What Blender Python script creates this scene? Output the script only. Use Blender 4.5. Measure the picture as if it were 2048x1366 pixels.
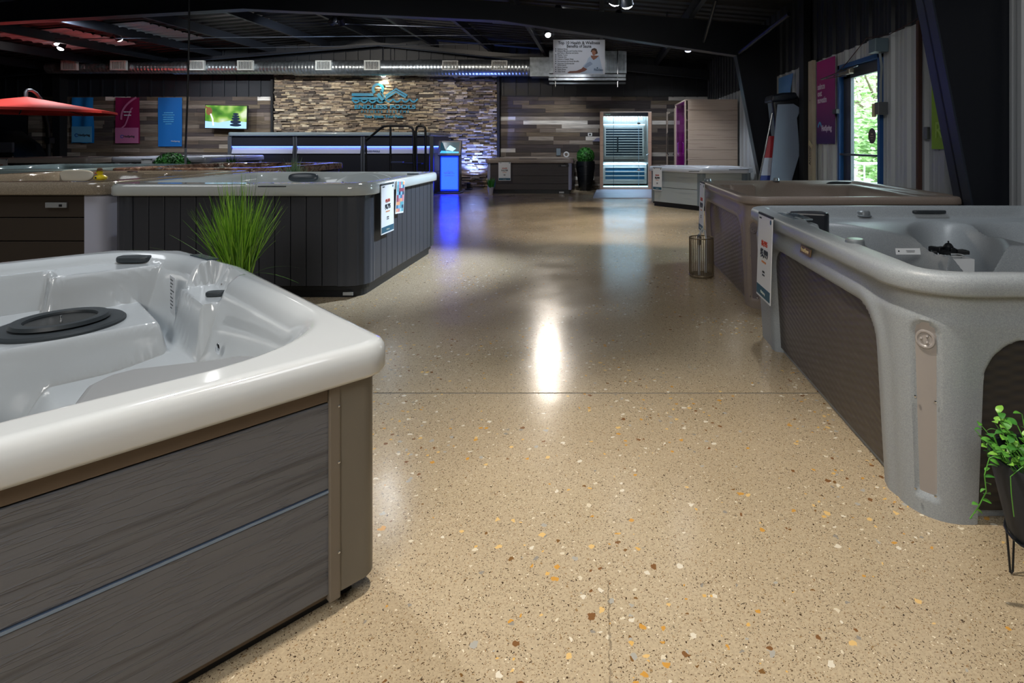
import bpy, math, random
import numpy as np
from mathutils import Vector, Matrix

for o in list(bpy.data.objects):
    bpy.data.objects.remove(o)
SC = bpy.context.scene
COL = SC.collection
PI = math.pi

# ------------------------------------------------------------------ camera
F, PX, PY, H = 1135.0, 1200.0, 287.0, 1.25      # focal length (px), principal point, eye height (m)
cd = bpy.data.cameras.new('camera'); cam = bpy.data.objects.new('camera', cd); COL.objects.link(cam)
cd.sensor_width = 36.0; cd.lens = 36.0*F/2048
cd.shift_x = (1024-PX)/2048; cd.shift_y = -(683-PY)/2048
cam.location = (0, 0, H); cam.rotation_euler = (PI/2, 0, 0)
cd.clip_start = .05; cd.clip_end = 200
SC.camera = cam

# ------------------------------------------------------------------ world, exposure
w = bpy.data.worlds.new('world'); SC.world = w; w.use_nodes = True
bg = w.node_tree.nodes['Background']; bg.inputs[0].default_value = (.80, .90, 1.0, 1); bg.inputs[1].default_value = 14.0
vs = SC.view_settings
vs.view_transform = 'Standard'; vs.look = 'None'; vs.gamma = 1; vs.use_curve_mapping = False
vs.exposure = 0.0

def area(name, loc, size, e, col=(1, 1, 1), aim=None, sy=None):
    l = bpy.data.lights.new(name, 'AREA'); l.energy = e; l.size = size; l.color = col
    if sy: l.shape = 'RECTANGLE'; l.size_y = sy
    o = bpy.data.objects.new(name, l); COL.objects.link(o); o.location = loc
    if aim: o.rotation_euler = (Vector(aim)-Vector(loc)).to_track_quat('-Z', 'Y').to_euler()
    return o
# unseen area lights added for soft fill: one behind the camera, two over the aisles
area('ceiling_fill_light', (-1.2, -2.2, 3.5), 2.2, 190, (1, .96, .91), (-1.0, 0.2, 0))
area('ceiling_fill_light', (1.0, 1.2, 3.55), 1.0, 16, (.93, .96, 1.0), (1.6, 2.6, 0))
area('ceiling_fill_light', (-5.5, 3.5, 3.6), 1.6, 38, (.93, .96, 1.0), (-4.8, 5.2, 0))

# ------------------------------------------------------------------ helpers
def at(px, py, Y):
    return Vector(((px-PX)/F*Y, Y, H-(py-PY)/F*Y))
def onz(px, py, Z):
    Y = F*(H-Z)/(py-PY); return Vector(((px-PX)/F*Y, Y, Z))
def lin(c):
    if isinstance(c, str):
        c = tuple(int(c[i:i+2], 16)/255 for i in (0, 2, 4))
    return tuple((x/12.92 if x <= .04045 else ((x+.055)/1.055)**2.4) for x in c)+(1,)
_m = {}
def mat(name, col, rough=.5, metal=0, spec=.5, coat=0, var=0, vscale=3, bump=0, bscale=40, bstretch=(1, 1, 1), emit=0, trans=0, ior=1.45, rvar=0):
    if name in _m: return _m[name]
    m = bpy.data.materials.new(name); m.use_nodes = True; nt = m.node_tree; b = nt.nodes['Principled BSDF']
    c = lin(col)
    b.inputs['Base Color'].default_value = c; b.inputs['Roughness'].default_value = rough
    b.inputs['Metallic'].default_value = metal; b.inputs['Specular IOR Level'].default_value = spec
    b.inputs['Coat Weight'].default_value = coat; b.inputs['Coat Roughness'].default_value = .06
    b.inputs['Transmission Weight'].default_value = trans; b.inputs['IOR'].default_value = ior
    if emit: b.inputs['Emission Color'].default_value = c; b.inputs['Emission Strength'].default_value = emit
    if var or bump or rvar:
        tc = nt.nodes.new('ShaderNodeTexCoord'); mp = nt.nodes.new('ShaderNodeMapping')
        mp.inputs['Scale'].default_value = bstretch; nt.links.new(tc.outputs['Object'], mp.inputs[0])
    if var or rvar:
        n = nt.nodes.new('ShaderNodeTexNoise'); n.inputs['Scale'].default_value = vscale; n.inputs['Detail'].default_value = 4
        nt.links.new(mp.outputs[0], n.inputs['Vector'])
    if var:
        r = nt.nodes.new('ShaderNodeValToRGB'); nt.links.new(n.outputs[0], r.inputs[0])
        r.color_ramp.elements[0].position = .3; r.color_ramp.elements[1].position = .7
        r.color_ramp.elements[0].color = tuple(x*(1-var) for x in c[:3])+(1,)
        r.color_ramp.elements[1].color = tuple(min(1, x*(1+var)) for x in c[:3])+(1,)
        nt.links.new(r.outputs[0], b.inputs['Base Color'])
    if bump:
        n2 = nt.nodes.new('ShaderNodeTexNoise'); n2.inputs['Scale'].default_value = bscale; n2.inputs['Detail'].default_value = 5
        nt.links.new(mp.outputs[0], n2.inputs['Vector'])
        bp = nt.nodes.new('ShaderNodeBump'); bp.inputs['Strength'].default_value = bump; bp.inputs['Distance'].default_value = .01
        nt.links.new(n2.outputs[0], bp.inputs['Height']); nt.links.new(bp.outputs[0], b.inputs['Normal'])
    _m[name] = m
    return m

class MB:
    def __init__(s): s.v = []; s.f = []
    def add(s, vs, fs, M=None):
        b = len(s.v)
        s.v += [tuple(M @ Vector(v)) if M else tuple(v) for v in vs]
        s.f += [tuple(i+b for i in f) for f in fs]; return s
    def box(s, x0, x1, y0, y1, z0, z1, M=None):
        return s.add([(x0, y0, z0), (x1, y0, z0), (x1, y1, z0), (x0, y1, z0), (x0, y0, z1), (x1, y0, z1), (x1, y1, z1), (x0, y1, z1)],
                     [(0, 3, 2, 1), (4, 5, 6, 7), (0, 1, 5, 4), (1, 2, 6, 5), (2, 3, 7, 6), (3, 0, 4, 7)], M)
    def prism(s, poly, z0, z1, M=None):
        n = len(poly)
        return s.add([(p[0], p[1], z0) for p in poly]+[(p[0], p[1], z1) for p in poly],
                     [tuple(range(n-1, -1, -1)), tuple(range(n, 2*n))]+[(i, (i+1) % n, n+(i+1) % n, n+i) for i in range(n)], M)
    def plate(s, poly, y0, y1, M=None):       # polygon in XZ (counter-clockwise seen from -Y) extruded in Y
        n = len(poly)
        return s.add([(p[0], y0, p[1]) for p in poly]+[(p[0], y1, p[1]) for p in poly],
                     [tuple(range(n)), tuple(range(2*n-1, n-1, -1))]+[((i+1) % n, i, n+i, n+(i+1) % n) for i in range(n)], M)
    def tube(s, pts, r, n=8, closed=False, M=None):
        pts = [Vector(p) for p in pts]; N = len(pts); R = r if isinstance(r, (list, tuple)) else [r]*N
        vs = []; ref = None
        for i, p in enumerate(pts):
            a = pts[(i-1) % N] if closed or i > 0 else p; b = pts[(i+1) % N] if closed or i < N-1 else p
            t = (b-a).normalized()
            if ref is None: ref = t.orthogonal().normalized()
            ref = (ref-t*ref.dot(t)); ref = ref.normalized() if ref.length > 1e-6 else t.orthogonal().normalized()
            bn = t.cross(ref)
            for k in range(n):
                an = 2*PI*k/n; vs.append(p+(ref*math.cos(an)+bn*math.sin(an))*R[i])
        fs = []
        for i in range(N if closed else N-1):
            j = (i+1) % N
            for k in range(n):
                l = (k+1) % n; fs.append((i*n+k, i*n+l, j*n+l, j*n+k))
        if not closed: fs += [tuple(range(n-1, -1, -1)), tuple(range((N-1)*n, N*n))]
        return s.add(vs, fs, M)
    def lathe(s, prof, n=24, c=(0, 0, 0), M=None, sx=1, sy=1):
        vs = []; fs = []
        for r, z in prof:
            for k in range(n):
                a = 2*PI*k/n; vs.append((c[0]+r*math.cos(a)*sx, c[1]+r*math.sin(a)*sy, c[2]+z))
        for i in range(len(prof)-1):
            for k in range(n):
                l = (k+1) % n; fs.append((i*n+k, i*n+l, (i+1)*n+l, (i+1)*n+k))
        if prof[0][0] > 1e-5: fs.append(tuple(range(n-1, -1, -1)))
        if prof[-1][0] > 1e-5: fs.append(tuple(range((len(prof)-1)*n, len(prof)*n)))
        return s.add(vs, fs, M)
    def build(s, name, m, parent=None, smooth=False, bevel=0, seg=2, sharp=38):
        me = bpy.data.meshes.new(name); me.from_pydata(s.v, [], s.f); me.update()
        return link(name, me, m, parent, smooth, bevel, seg, sharp)
def link(name, me, m, parent=None, smooth=False, bevel=0, seg=2, sharp=38):
    if m and not me.materials: me.materials.append(m)
    if smooth:
        me.polygons.foreach_set('use_smooth', [True]*len(me.polygons)); me.set_sharp_from_angle(angle=math.radians(sharp))
    o = bpy.data.objects.new(name, me); COL.objects.link(o)
    if parent: o.parent = parent
    if bevel:
        md = o.modifiers.new('bevel', 'BEVEL'); md.width = bevel; md.segments = seg; md.limit_method = 'ANGLE'
    return o
def box(name, m, parent, x0, x1, y0, y1, z0, z1, bevel=0, M=None):
    return MB().box(x0, x1, y0, y1, z0, z1, M).build(name, m, parent, bevel=bevel)
def empty(name, loc=(0, 0, 0), rz=0):
    o = bpy.data.objects.new(name, None); COL.objects.link(o); o.location = loc; o.rotation_euler = (0, 0, rz); o.empty_display_size = .1
    return o
def tag(o, label=None, cat=None, group=None, kind=None):
    if label: o['label'] = label
    if cat: o['category'] = cat
    if group: o['group'] = group
    if kind: o['kind'] = kind
    return o
def thing(name, label, cat, loc=(0, 0, 0), rz=0, group=None):
    return tag(empty(name, loc, rz), label, cat, group)
def struct(o, label=None): return tag(o, label, kind='structure')
def text(body, size, loc, rot, m, parent=None, ext=.0012, sx=1.0, bold=0, align='CENTER', name='lettering', line=1.0, sp=1.0):
    c = bpy.data.curves.new(name, 'FONT'); c.body = body; c.size = size; c.align_x = align; c.extrude = ext; c.offset = bold
    c.space_line = line; c.resolution_u = 3
    c.space_character = sp; tmp = bpy.data.objects.new('tmp_text', c); me = bpy.data.meshes.new_from_object(tmp); bpy.data.objects.remove(tmp); bpy.data.curves.remove(c)
    me.materials.clear(); me.materials.append(m); o = bpy.data.objects.new(name, me); COL.objects.link(o)
    o.location = loc; o.rotation_euler = rot; o.scale = (sx, 1, 1)
    if parent: o.parent = parent
    return o
FRONT = (PI/2, 0, 0)
def wordbars(x, z, widths, h, m, parent, y=-.003, gap=.3):       # writing too small to read: one low bar per word, centred on x
    tot = sum(widths)+gap*h*(len(widths)-1); a = x-tot/2
    for w_ in widths: o = MB().box(a, a+w_, y-.0012, y, z, z+h).build('lettering', m, parent); a += w_+gap*h
    return o
_cube = MB().box(-.5, .5, -.5, .5, -.5, .5)
_cube_me = {}
def unit(name, m, parent, c, s, rz=0):            # box sharing one mesh per material
    if m.name not in _cube_me:
        me = bpy.data.meshes.new('unit_'+m.name); me.from_pydata(_cube.v, [], _cube.f); me.materials.append(m); _cube_me[m.name] = me
    o = bpy.data.objects.new(name, _cube_me[m.name]); COL.objects.link(o); o.location = c; o.scale = s; o.rotation_euler = (0, 0, rz)
    if parent: o.parent = parent
    return o
def ribbon(pts, w, y0, y1, mb):                      # flat stroke of width w in XZ with thickness in Y
    n = len(pts); L = []; R = []
    for i in range(n):
        a = Vector(pts[max(0, i-1)]); b = Vector(pts[min(n-1, i+1)]); t = (b-a).normalized(); nn = Vector((-t.y, t.x))*w/2
        p = Vector(pts[i]); L.append(p+nn); R.append(p-nn)
    for i in range(n-1):
        mb.plate([R[i], R[i+1], L[i+1], L[i]], y0, y1)
    return mb

# ------------------------------------------------------------------ special materials
def nodes(name):
    m = bpy.data.materials.new(name); m.use_nodes = True; return m, m.node_tree, m.node_tree.nodes['Principled BSDF']
def N(nt, t, **k):
    n = nt.nodes.new(t)
    for a, v in k.items():
        if a.startswith('i_'): n.inputs[int(a[2:])].default_value = v
        else: setattr(n, a, v)
    return n
def ramp(nt, stops, interp='LINEAR'):
    r = nt.nodes.new('ShaderNodeValToRGB'); r.color_ramp.interpolation = interp; e = r.color_ramp.elements
    e[0].position, e[0].color = stops[0][0], lin(stops[0][1]); e[1].position, e[1].color = stops[-1][0], lin(stops[-1][1])
    for p, c in stops[1:-1]: x = e.new(p); x.color = lin(c)
    return r
def mixc(nt, a, b, f):
    m = nt.nodes.new('ShaderNodeMix'); m.data_type = 'RGBA'
    for s, k in ((f, 0), (a, 6), (b, 7)):
        if isinstance(s, (tuple, float, int)): m.inputs[k].default_value = s
        else: nt.links.new(s, m.inputs[k])
    return m.outputs[2]
def math_(nt, op, a, b=0.0):
    m = nt.nodes.new('ShaderNodeMath'); m.operation = op
    for s, k in ((a, 0), (b, 1)):
        if isinstance(s, (float, int)): m.inputs[k].default_value = s
        else: nt.links.new(s, m.inputs[k])
    return m.outputs[0]
def world_pos(nt):
    return nt.nodes.new('ShaderNodeNewGeometry').outputs['Position']

def floor_mat():
    m, nt, b = nodes('polished_aggregate_concrete'); L = nt.links.new; pos = world_pos(nt)
    big = N(nt, 'ShaderNodeTexNoise'); big.inputs['Scale'].default_value = .9; big.inputs['Detail'].default_value = 5; L(pos, big.inputs['Vector'])
    base = ramp(nt, [(.3, 'a3937a'), (.5, 'b3a389'), (.72, 'c0b197')]); L(big.outputs[0], base.inputs[0])
    fine = N(nt, 'ShaderNodeTexNoise'); fine.inputs['Scale'].default_value = 130; fine.inputs['Detail'].default_value = 3; L(pos, fine.inputs['Vector'])
    fr = ramp(nt, [(.35, 'a8977b'), (.65, 'cab796')]); L(fine.outputs[0], fr.inputs[0])
    col = mixc(nt, base.outputs[0], fr.outputs[0], .45)
    # distorted coordinates so that stones are not round
    wn = N(nt, 'ShaderNodeTexNoise'); wn.inputs['Scale'].default_value = 55; L(pos, wn.inputs['Vector'])
    sub = N(nt, 'ShaderNodeVectorMath', operation='SUBTRACT'); L(wn.outputs['Color'], sub.inputs[0]); sub.inputs[1].default_value = (.5, .5, .5)
    sc = N(nt, 'ShaderNodeVectorMath', operation='SCALE'); L(sub.outputs[0], sc.inputs[0]); sc.inputs['Scale'].default_value = .022
    ad = N(nt, 'ShaderNodeVectorMath', operation='ADD'); L(pos, ad.inputs[0]); L(sc.outputs[0], ad.inputs[1]); dp = ad.outputs[0]
    def layer(col, scale, size, keep, stops, dens=None, vec=dp):
        v = N(nt, 'ShaderNodeTexVoronoi'); v.inputs['Scale'].default_value = scale; v.voronoi_dimensions = '2D'; L(vec, v.inputs['Vector'])
        sp = N(nt, 'ShaderNodeSeparateColor'); L(v.outputs['Color'], sp.inputs[0])
        size_r = math_(nt, 'MULTIPLY', math_(nt, 'ADD', sp.outputs[1], .35), size)
        inside = math_(nt, 'LESS_THAN', v.outputs['Distance'], size_r)
        thr = keep if dens is None else math_(nt, 'MULTIPLY', dens, keep)
        pick = math_(nt, 'LESS_THAN', sp.outputs[0], thr)
        f = math_(nt, 'MULTIPLY', inside, pick)
        r = ramp(nt, stops, 'CONSTANT'); L(sp.outputs[2], r.inputs[0])
        return mixc(nt, col, r.outputs[0], f)
    dn = N(nt, 'ShaderNodeTexNoise'); dn.inputs['Scale'].default_value = 1.1; dn.inputs['Detail'].default_value = 2; L(pos, dn.inputs['Vector'])
    dr = N(nt, 'ShaderNodeMapRange'); L(dn.outputs[0], dr.inputs[0]); dr.inputs[1].default_value = .42; dr.inputs[2].default_value = .66; dr.inputs[3].default_value = .05; dr.inputs[4].default_value = 1.0
    col = layer(col, 260, .30, .36, [(0, '5a4630'), (.4, '7b6243'), (.7, '3f342a'), (.9, '8a6a45')])
    col = layer(col, 130, .22, .26, [(0, '4a3a2a'), (.5, '8f7450'), (.8, 'e6dcc4')])
    col = layer(col, 52, .30, .12, [(0, 'd8cdb4'), (.35, '7a5a34'), (.55, 'd8ad62'), (.8, '8f8a80')], dr.outputs[0])
    col = layer(col, 38, .30, .24, [(0, 'ddd5c2'), (.3, 'c99544'), (.5, 'dcb878'), (.68, '7c5836'), (.84, 'a8a59c')], dr.outputs[0])
    # hairline cracks, worn into the slab along the walking direction
    sx = N(nt, 'ShaderNodeSeparateXYZ'); L(dp, sx.inputs[0])
    crack = math_(nt, 'LESS_THAN', math_(nt, 'ABSOLUTE', math_(nt, 'SUBTRACT', sx.outputs[0], .024)), .0022)
    lim = math_(nt, 'LESS_THAN', sx.outputs[1], 1.62)
    col = mixc(nt, col, lin('6e6250'), math_(nt, 'MULTIPLY', math_(nt, 'MULTIPLY', crack, lim), .6))
    L(col, b.inputs['Base Color'])
    rn = N(nt, 'ShaderNodeTexNoise'); rn.inputs['Scale'].default_value = 2.2; rn.inputs['Detail'].default_value = 6; L(pos, rn.inputs['Vector'])
    mr = N(nt, 'ShaderNodeMapRange'); L(rn.outputs[0], mr.inputs[0]); mr.inputs[1].default_value = .3; mr.inputs[2].default_value = .7; mr.inputs[3].default_value = .15; mr.inputs[4].default_value = .25
    L(mr.outputs[0], b.inputs['Roughness']); b.inputs['Specular IOR Level'].default_value = .55
    bn = N(nt, 'ShaderNodeTexNoise'); bn.inputs['Scale'].default_value = 9; bn.inputs['Detail'].default_value = 3; L(pos, bn.inputs['Vector'])
    bp = N(nt, 'ShaderNodeBump'); bp.inputs['Strength'].default_value = .06; bp.inputs['Distance'].default_value = .01; L(bn.outputs[0], bp.inputs['Height']); L(bp.outputs[0], b.inputs['Normal'])
    return m

def random_mat(name, stops, rough, grain_scale=None, grain=.3, island=False, bump=.3, interp='CONSTANT'):
    """colour picked per object (or per loose piece), plus grain along X"""
    m, nt, b = nodes(name); L = nt.links.new
    if island: rnd = nt.nodes.new('ShaderNodeNewGeometry').outputs['Random Per Island']
    else: rnd = nt.nodes.new('ShaderNodeObjectInfo').outputs['Random']
    r = ramp(nt, stops, interp); L(rnd, r.inputs[0])
    pos = world_pos(nt); off = N(nt, 'ShaderNodeVectorMath', operation='ADD'); L(pos, off.inputs[0])
    cmb = N(nt, 'ShaderNodeCombineXYZ'); k = math_(nt, 'MULTIPLY', rnd, 37.0); L(k, cmb.inputs[0]); L(k, cmb.inputs[2]); L(cmb.outputs[0], off.inputs[1])
    mp = N(nt, 'ShaderNodeMapping'); mp.inputs['Scale'].default_value = grain_scale or (1, 1, 1); L(off.outputs[0], mp.inputs[0])
    n = N(nt, 'ShaderNodeTexNoise'); n.inputs['Scale'].default_value = 1; n.inputs['Detail'].default_value = 6; n.inputs['Roughness'].default_value = .65; L(mp.outputs[0], n.inputs['Vector'])
    mr = N(nt, 'ShaderNodeMapRange'); L(n.outputs[0], mr.inputs[0]); mr.inputs[1].default_value = .3; mr.inputs[2].default_value = .7; mr.inputs[3].default_value = 1-grain; mr.inputs[4].default_value = 1+grain
    sc = N(nt, 'ShaderNodeVectorMath', operation='SCALE'); L(r.outputs[0], sc.inputs[0]); L(mr.outputs[0], sc.inputs['Scale'])
    L(sc.outputs[0], b.inputs['Base Color']); b.inputs['Roughness'].default_value = rough
    bp = N(nt, 'ShaderNodeBump'); bp.inputs['Strength'].default_value = bump; bp.inputs['Distance'].default_value = .01; L(n.outputs[0], bp.inputs['Height']); L(bp.outputs[0], b.inputs['Normal'])
    return m
def speckle_mat(name, base, dots, rough=.45, scale=320, amount=.35, coat=0):
    m, nt, b = nodes(name); L = nt.links.new
    tc = nt.nodes.new('ShaderNodeTexCoord')
    v = N(nt, 'ShaderNodeTexVoronoi'); v.inputs['Scale'].default_value = scale; L(tc.outputs['Object'], v.inputs['Vector'])
    sp = N(nt, 'ShaderNodeSeparateColor'); L(v.outputs['Color'], sp.inputs[0])
    f = math_(nt, 'MULTIPLY', math_(nt, 'LESS_THAN', sp.outputs[0], amount), .6)
    r = ramp(nt, [(i/len(dots), d) for i, d in enumerate(dots)], 'CONSTANT'); L(sp.outputs[1], r.inputs[0])
    L(mixc(nt, lin(base), r.outputs[0], f), b.inputs['Base Color'])
    b.inputs['Roughness'].default_value = rough; b.inputs['Coat Weight'].default_value = coat; b.inputs['Coat Roughness'].default_value = .08
    return m
def grain_board_mat(name, dark, light, rough=.45, sx=1.4, sz=60, bump=.55):
    """embossed wood-look synthetic board, grain along local X"""
    m, nt, b = nodes(name); L = nt.links.new
    tc = nt.nodes.new('ShaderNodeTexCoord'); mp = N(nt, 'ShaderNodeMapping'); mp.inputs['Scale'].default_value = (sx, sx, sz); L(tc.outputs['Object'], mp.inputs[0])
    n = N(nt, 'ShaderNodeTexNoise'); n.inputs['Scale'].default_value = 1; n.inputs['Detail'].default_value = 5; n.inputs['Roughness'].default_value = .5; n.inputs['Distortion'].default_value = .25; L(mp.outputs[0], n.inputs['Vector'])
    r = ramp(nt, [(.30, dark), (.44, light), (.60, light), (.72, dark)]); L(n.outputs[0], r.inputs[0]); L(r.outputs[0], b.inputs['Base Color'])
    mp2 = N(nt, 'ShaderNodeMapping'); mp2.inputs['Scale'].default_value = (5, 5, 62); L(tc.outputs['Object'], mp2.inputs[0])
    n2 = N(nt, 'ShaderNodeTexNoise'); n2.inputs['Scale'].default_value = 1; n2.inputs['Detail'].default_value = 3; L(mp2.outputs[0], n2.inputs['Vector'])
    r2 = ramp(nt, [(.465, '000000'), (.50, 'ffffff'), (.535, '000000')]); L(n2.outputs[0], r2.inputs[0])
    h = math_(nt, 'ADD', math_(nt, 'MULTIPLY', n.outputs[0], .9), math_(nt, 'MULTIPLY', r2.outputs[0], .30))
    bp = N(nt, 'ShaderNodeBump'); bp.inputs['Strength'].default_value = bump; bp.inputs['Distance'].default_value = .004; L(h, bp.inputs['Height']); L(bp.outputs[0], b.inputs['Normal'])
    b.inputs['Roughness'].default_value = rough
    return m
def glass_mat(name, tint, rough=.0, reflect=.08):
    m = bpy.data.materials.new(name); m.use_nodes = True; nt = m.node_tree; nt.nodes.clear()
    o = nt.nodes.new('ShaderNodeOutputMaterial'); t = nt.nodes.new('ShaderNodeBsdfTransparent'); g = nt.nodes.new('ShaderNodeBsdfGlossy')
    t.inputs[0].default_value = lin(tint); g.inputs['Roughness'].default_value = rough
    mx = nt.nodes.new('ShaderNodeMixShader'); f = nt.nodes.new('ShaderNodeFresnel'); f.inputs[0].default_value = 1.45
    ge = nt.nodes.new('ShaderNodeNewGeometry'); fr = math_(nt, 'MULTIPLY', f.outputs[0], math_(nt, 'SUBTRACT', 1.0, ge.outputs['Backfacing']))   # one reflection per pane, on its outer face
    nt.links.new(fr, mx.inputs[0]); nt.links.new(t.outputs[0], mx.inputs[1]); nt.links.new(g.outputs[0], mx.inputs[2]); nt.links.new(mx.outputs[0], o.inputs[0])
    return m

BLACKP = mat('flat_black_paint', '0d0f14', .6)
NAVY = mat('dark_navy_steel', '11151e', .45)
FLANGE = mat('steel_flange', '232a36', .4)
WHITEM = mat('white_ribbed_metal', 'a9aeb3', .45, bump=.02, bscale=6)
GREYM = mat('dark_ribbed_metal', '171b22', .5)
METAL = mat('galvanised_metal', 'a9b2b8', .3, metal=.9, var=.25, vscale=9, bump=.05, bscale=20)
CHROME = mat('chrome', 'd8dce0', .15, metal=1)
BLK = mat('black_plastic', '15181c', .4)
CHAR = mat('charcoal_plastic', '2b3035', .45)
PAPER = mat('white_card', 'dfe3e6', .5)
RED = mat('red_ink', 'b8402a', .6)
INK = mat('dark_ink', '2a3238', .6)
ORANGE = mat('orange_ink', 'd08a58', .6)
TEAL = mat('teal_ink', '2c5a6e', .55)
GRN = mat('boxwood_green', '1f5a1c', .6, var=.5, vscale=40)
FLOOR = floor_mat()
PLANK = random_mat('reclaimed_plank', [(0, '5b4f46'), (.10, '6e645c'), (.22, '41393a'), (.34, '7c7068'), (.44, '544a42'), (.54, '8d857d'), (.62, '4a423c'), (.72, '665a4c'), (.82, '3a3434'), (.90, 'b9b4ae'), (.955, 'd5d2cd')], .75, (1.8, 1, 46), .50)
STONE = random_mat('ledger_stone', [(0, '8a7b68'), (.12, '5e544b'), (.24, 'a08f78'), (.36, '70665c'), (.48, 'b5a488'), (.60, '4b443f'), (.70, '938270'), (.80, '7d7468'), (.90, 'c4b79e')], .8, (14, 14, 30), .45)
STONE_I = random_mat('ledger_stone_joined', [(0, '8a7b68'), (.12, '5e544b'), (.24, 'a08f78'), (.36, '70665c'), (.48, 'b5a488'), (.60, '4b443f'), (.70, '938270'), (.80, '7d7468'), (.90, 'c4b79e')], .8, (14, 14, 30), .45, island=True)
# ------------------------------------------------------------------ room shell
XR, XL, YB, YF = 3.02, -17.2, 15.9, -4.0          # inner faces of the walls
RIDGE, ZR, SLOPE = -6.05, 4.25, .083
def roof_z(x): return ZR-SLOPE*abs(x-RIDGE)

fl = struct(empty('floor'))
fm = MB().box(XL, XR+.1, 2.848, YB+.1, -.15, 0).box(XL, XR+.1, YF, 2.838, -.15, 0)
fm.build('slab', FLOOR, fl)
box('saw_cut', mat('joint_filler', '66635c', .5), fl, XL, XR, 2.8370, 2.8490, -.12, -.0012)

# roof deck with purlins, rafters and columns
ce = struct(empty('ceiling'))
mb = MB()
for sgn, x0, x1 in ((1, RIDGE, XR+.4), (-1, XL-.3, RIDGE)):
    n = int((YB+.4-YF)/.3)
    for i in range(n):                               # ribbed roof sheeting, one rib per 30 cm
        y = YF+i*.3
        for (a, b, da, db) in ((y, y+.22, 0, 0), (y+.22, y+.24, 0, -.03), (y+.24, y+.28, -.03, -.03), (y+.28, y+.30, -.03, 0)):
            z0, z1 = roof_z(x0), roof_z(x1)
            mb.add([(x0, a, z0+da), (x1, a, z1+da), (x1, b, z1+db), (x0, b, z0+db)], [(0, 1, 2, 3)])
mb.build('roof_deck', BLACKP, ce)
box('roof_cover', BLACKP, ce, XL-.3, XR+.4, YF, YB+.4, ZR+.05, ZR+.12)
PURL = mat('black_purlin', '1c2028', .45)
x = XL+.5
while x < XR:
    z = roof_z(x)
    MB().box(x-.03, x+.03, YF+.1, YB, z-.22, z-.035).box(x-.03, x+.05, YF+.1, YB, z-.235, z-.22).build('purlin', PURL, ce)
    x += 1.52
sk = mat('pale_roof_sheet', '9aa3ab', .4)  # two ribbed sheets in a paler colour than the deck
for (xa, xb, ya, yb) in ((-11.2, -9.9, 12.3, 14.2), (-13.2, -11.6, 12.3, 14.2)):
    m_ = MB(); y = ya
    while y < yb:
        z0, z1 = roof_z(xa)-.032, roof_z(xb)-.032
        m_.add([(xa, y, z0), (xb, y, z1), (xb, y+.16, z1), (xa, y+.16, z0), (xa, y+.20, z0-.03), (xb, y+.20, z1-.03), (xb, y+.24, z1), (xa, y+.24, z0)],
               [(0, 1, 2, 3), (3, 2, 5, 4), (4, 5, 6, 7)])
        y += .24
    m_.build('roof_sheet', sk, ce)

def frame(Y, label):
    r = struct(empty('steel_frame', (0, Y, 0)), label)
    top = [(XR, roof_z(XR)-.24), (RIDGE, ZR-.24), (-15.1, roof_z(-15.1)-.24)]
    low = [(-14.4, 2.74), (-10.4, 3.29), (RIDGE, 3.53), (-1.7, 3.33), (2.31, 2.74)]
    MB().plate([low[4], (XR, 2.74), top[0], top[1], low[2], low[3]], -.012, .012).plate([low[0], low[1], low[2], top[1], top[2], (-15.1, 2.74)], -.012, .012).build('rafter_web', NAVY, r)
    MB().plate([(2.84, 0), (XR, 0), (XR, 2.74), (2.31, 2.74)], -.012, .012).build('column_web', NAVY, r)
    MB().plate([(-15.1, 0), (-14.95, 0), (-14.4, 2.74), (-15.1, 2.74)], -.012, .012).build('column_web', NAVY, r)
    f = MB()
    def fl_(a, b, w=.10, t=.014):
        a = Vector(a); b = Vector(b); d = (b-a).normalized(); n = Vector((-d.y, d.x))*t
        f.plate([a, b, b+n, a+n], -w, w)
    for i in range(4): fl_(low[i], low[i+1])
    f.build('rafter_flange', FLANGE, r); f = MB()
    fl_((2.31, 2.74), (2.84, 0)); f.build('column_flange', FLANGE, r); f = MB()
    fl_((-14.95, 0), (-14.4, 2.74)); f.build('column_flange', FLANGE, r)
    return r
frame(4.2, 'dark painted tapered steel frame beside the two rotomolded tubs')
frame(9.7, 'dark painted tapered steel frame crossing the middle of the showroom')
# endwall rafter
ew = struct(empty('steel_frame', (0, 15.55, 0)), 'dark steel end rafter above the round duct')
MB().plate([(XR, 3.0), (XR, roof_z(XR)-.24), (RIDGE, ZR-.24), (XL, roof_z(XL)-.24), (XL, 3.0), (RIDGE, 3.92)], -.05, .05).build('rafter', NAVY, ew)
MB().tube([(XR, -.06, 3.0), (RIDGE, -.06, 3.92), (XL, -.06, 3.0)], .018, 6).build('flange_edge', FLANGE, ew)
# diagonal braces and sprinkler / conduit runs
br = struct(empty('steel_brace'), 'pair of dark diagonal steel braces at the knee of the middle frame')
MB().tube([at(1432, 0, 9.0), at(1408, 84, 9.65)], .03, 8).build('brace', FLANGE, br)
MB().tube([at(1578, 28, 8.2), at(1478, 106, 9.6)], .035, 8).build('brace', FLANGE, br)
for k, (a, b) in enumerate((((-12, 12.5, 3.55), (-1, 12.5, 3.65)), ((-6, 11, 3.6), (1.6, 13.0, 3.75)), ((-10, 13.5, 3.5), (0, 14, 3.75)))):
    struct(MB().tube([a, b], .009, 6).build('conduit', FLANGE), ('thin grey conduit run under the roof by the spotlights', 'thin grey conduit run sloping behind the sauna poster', 'thin grey conduit run above the round duct')[k])

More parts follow.
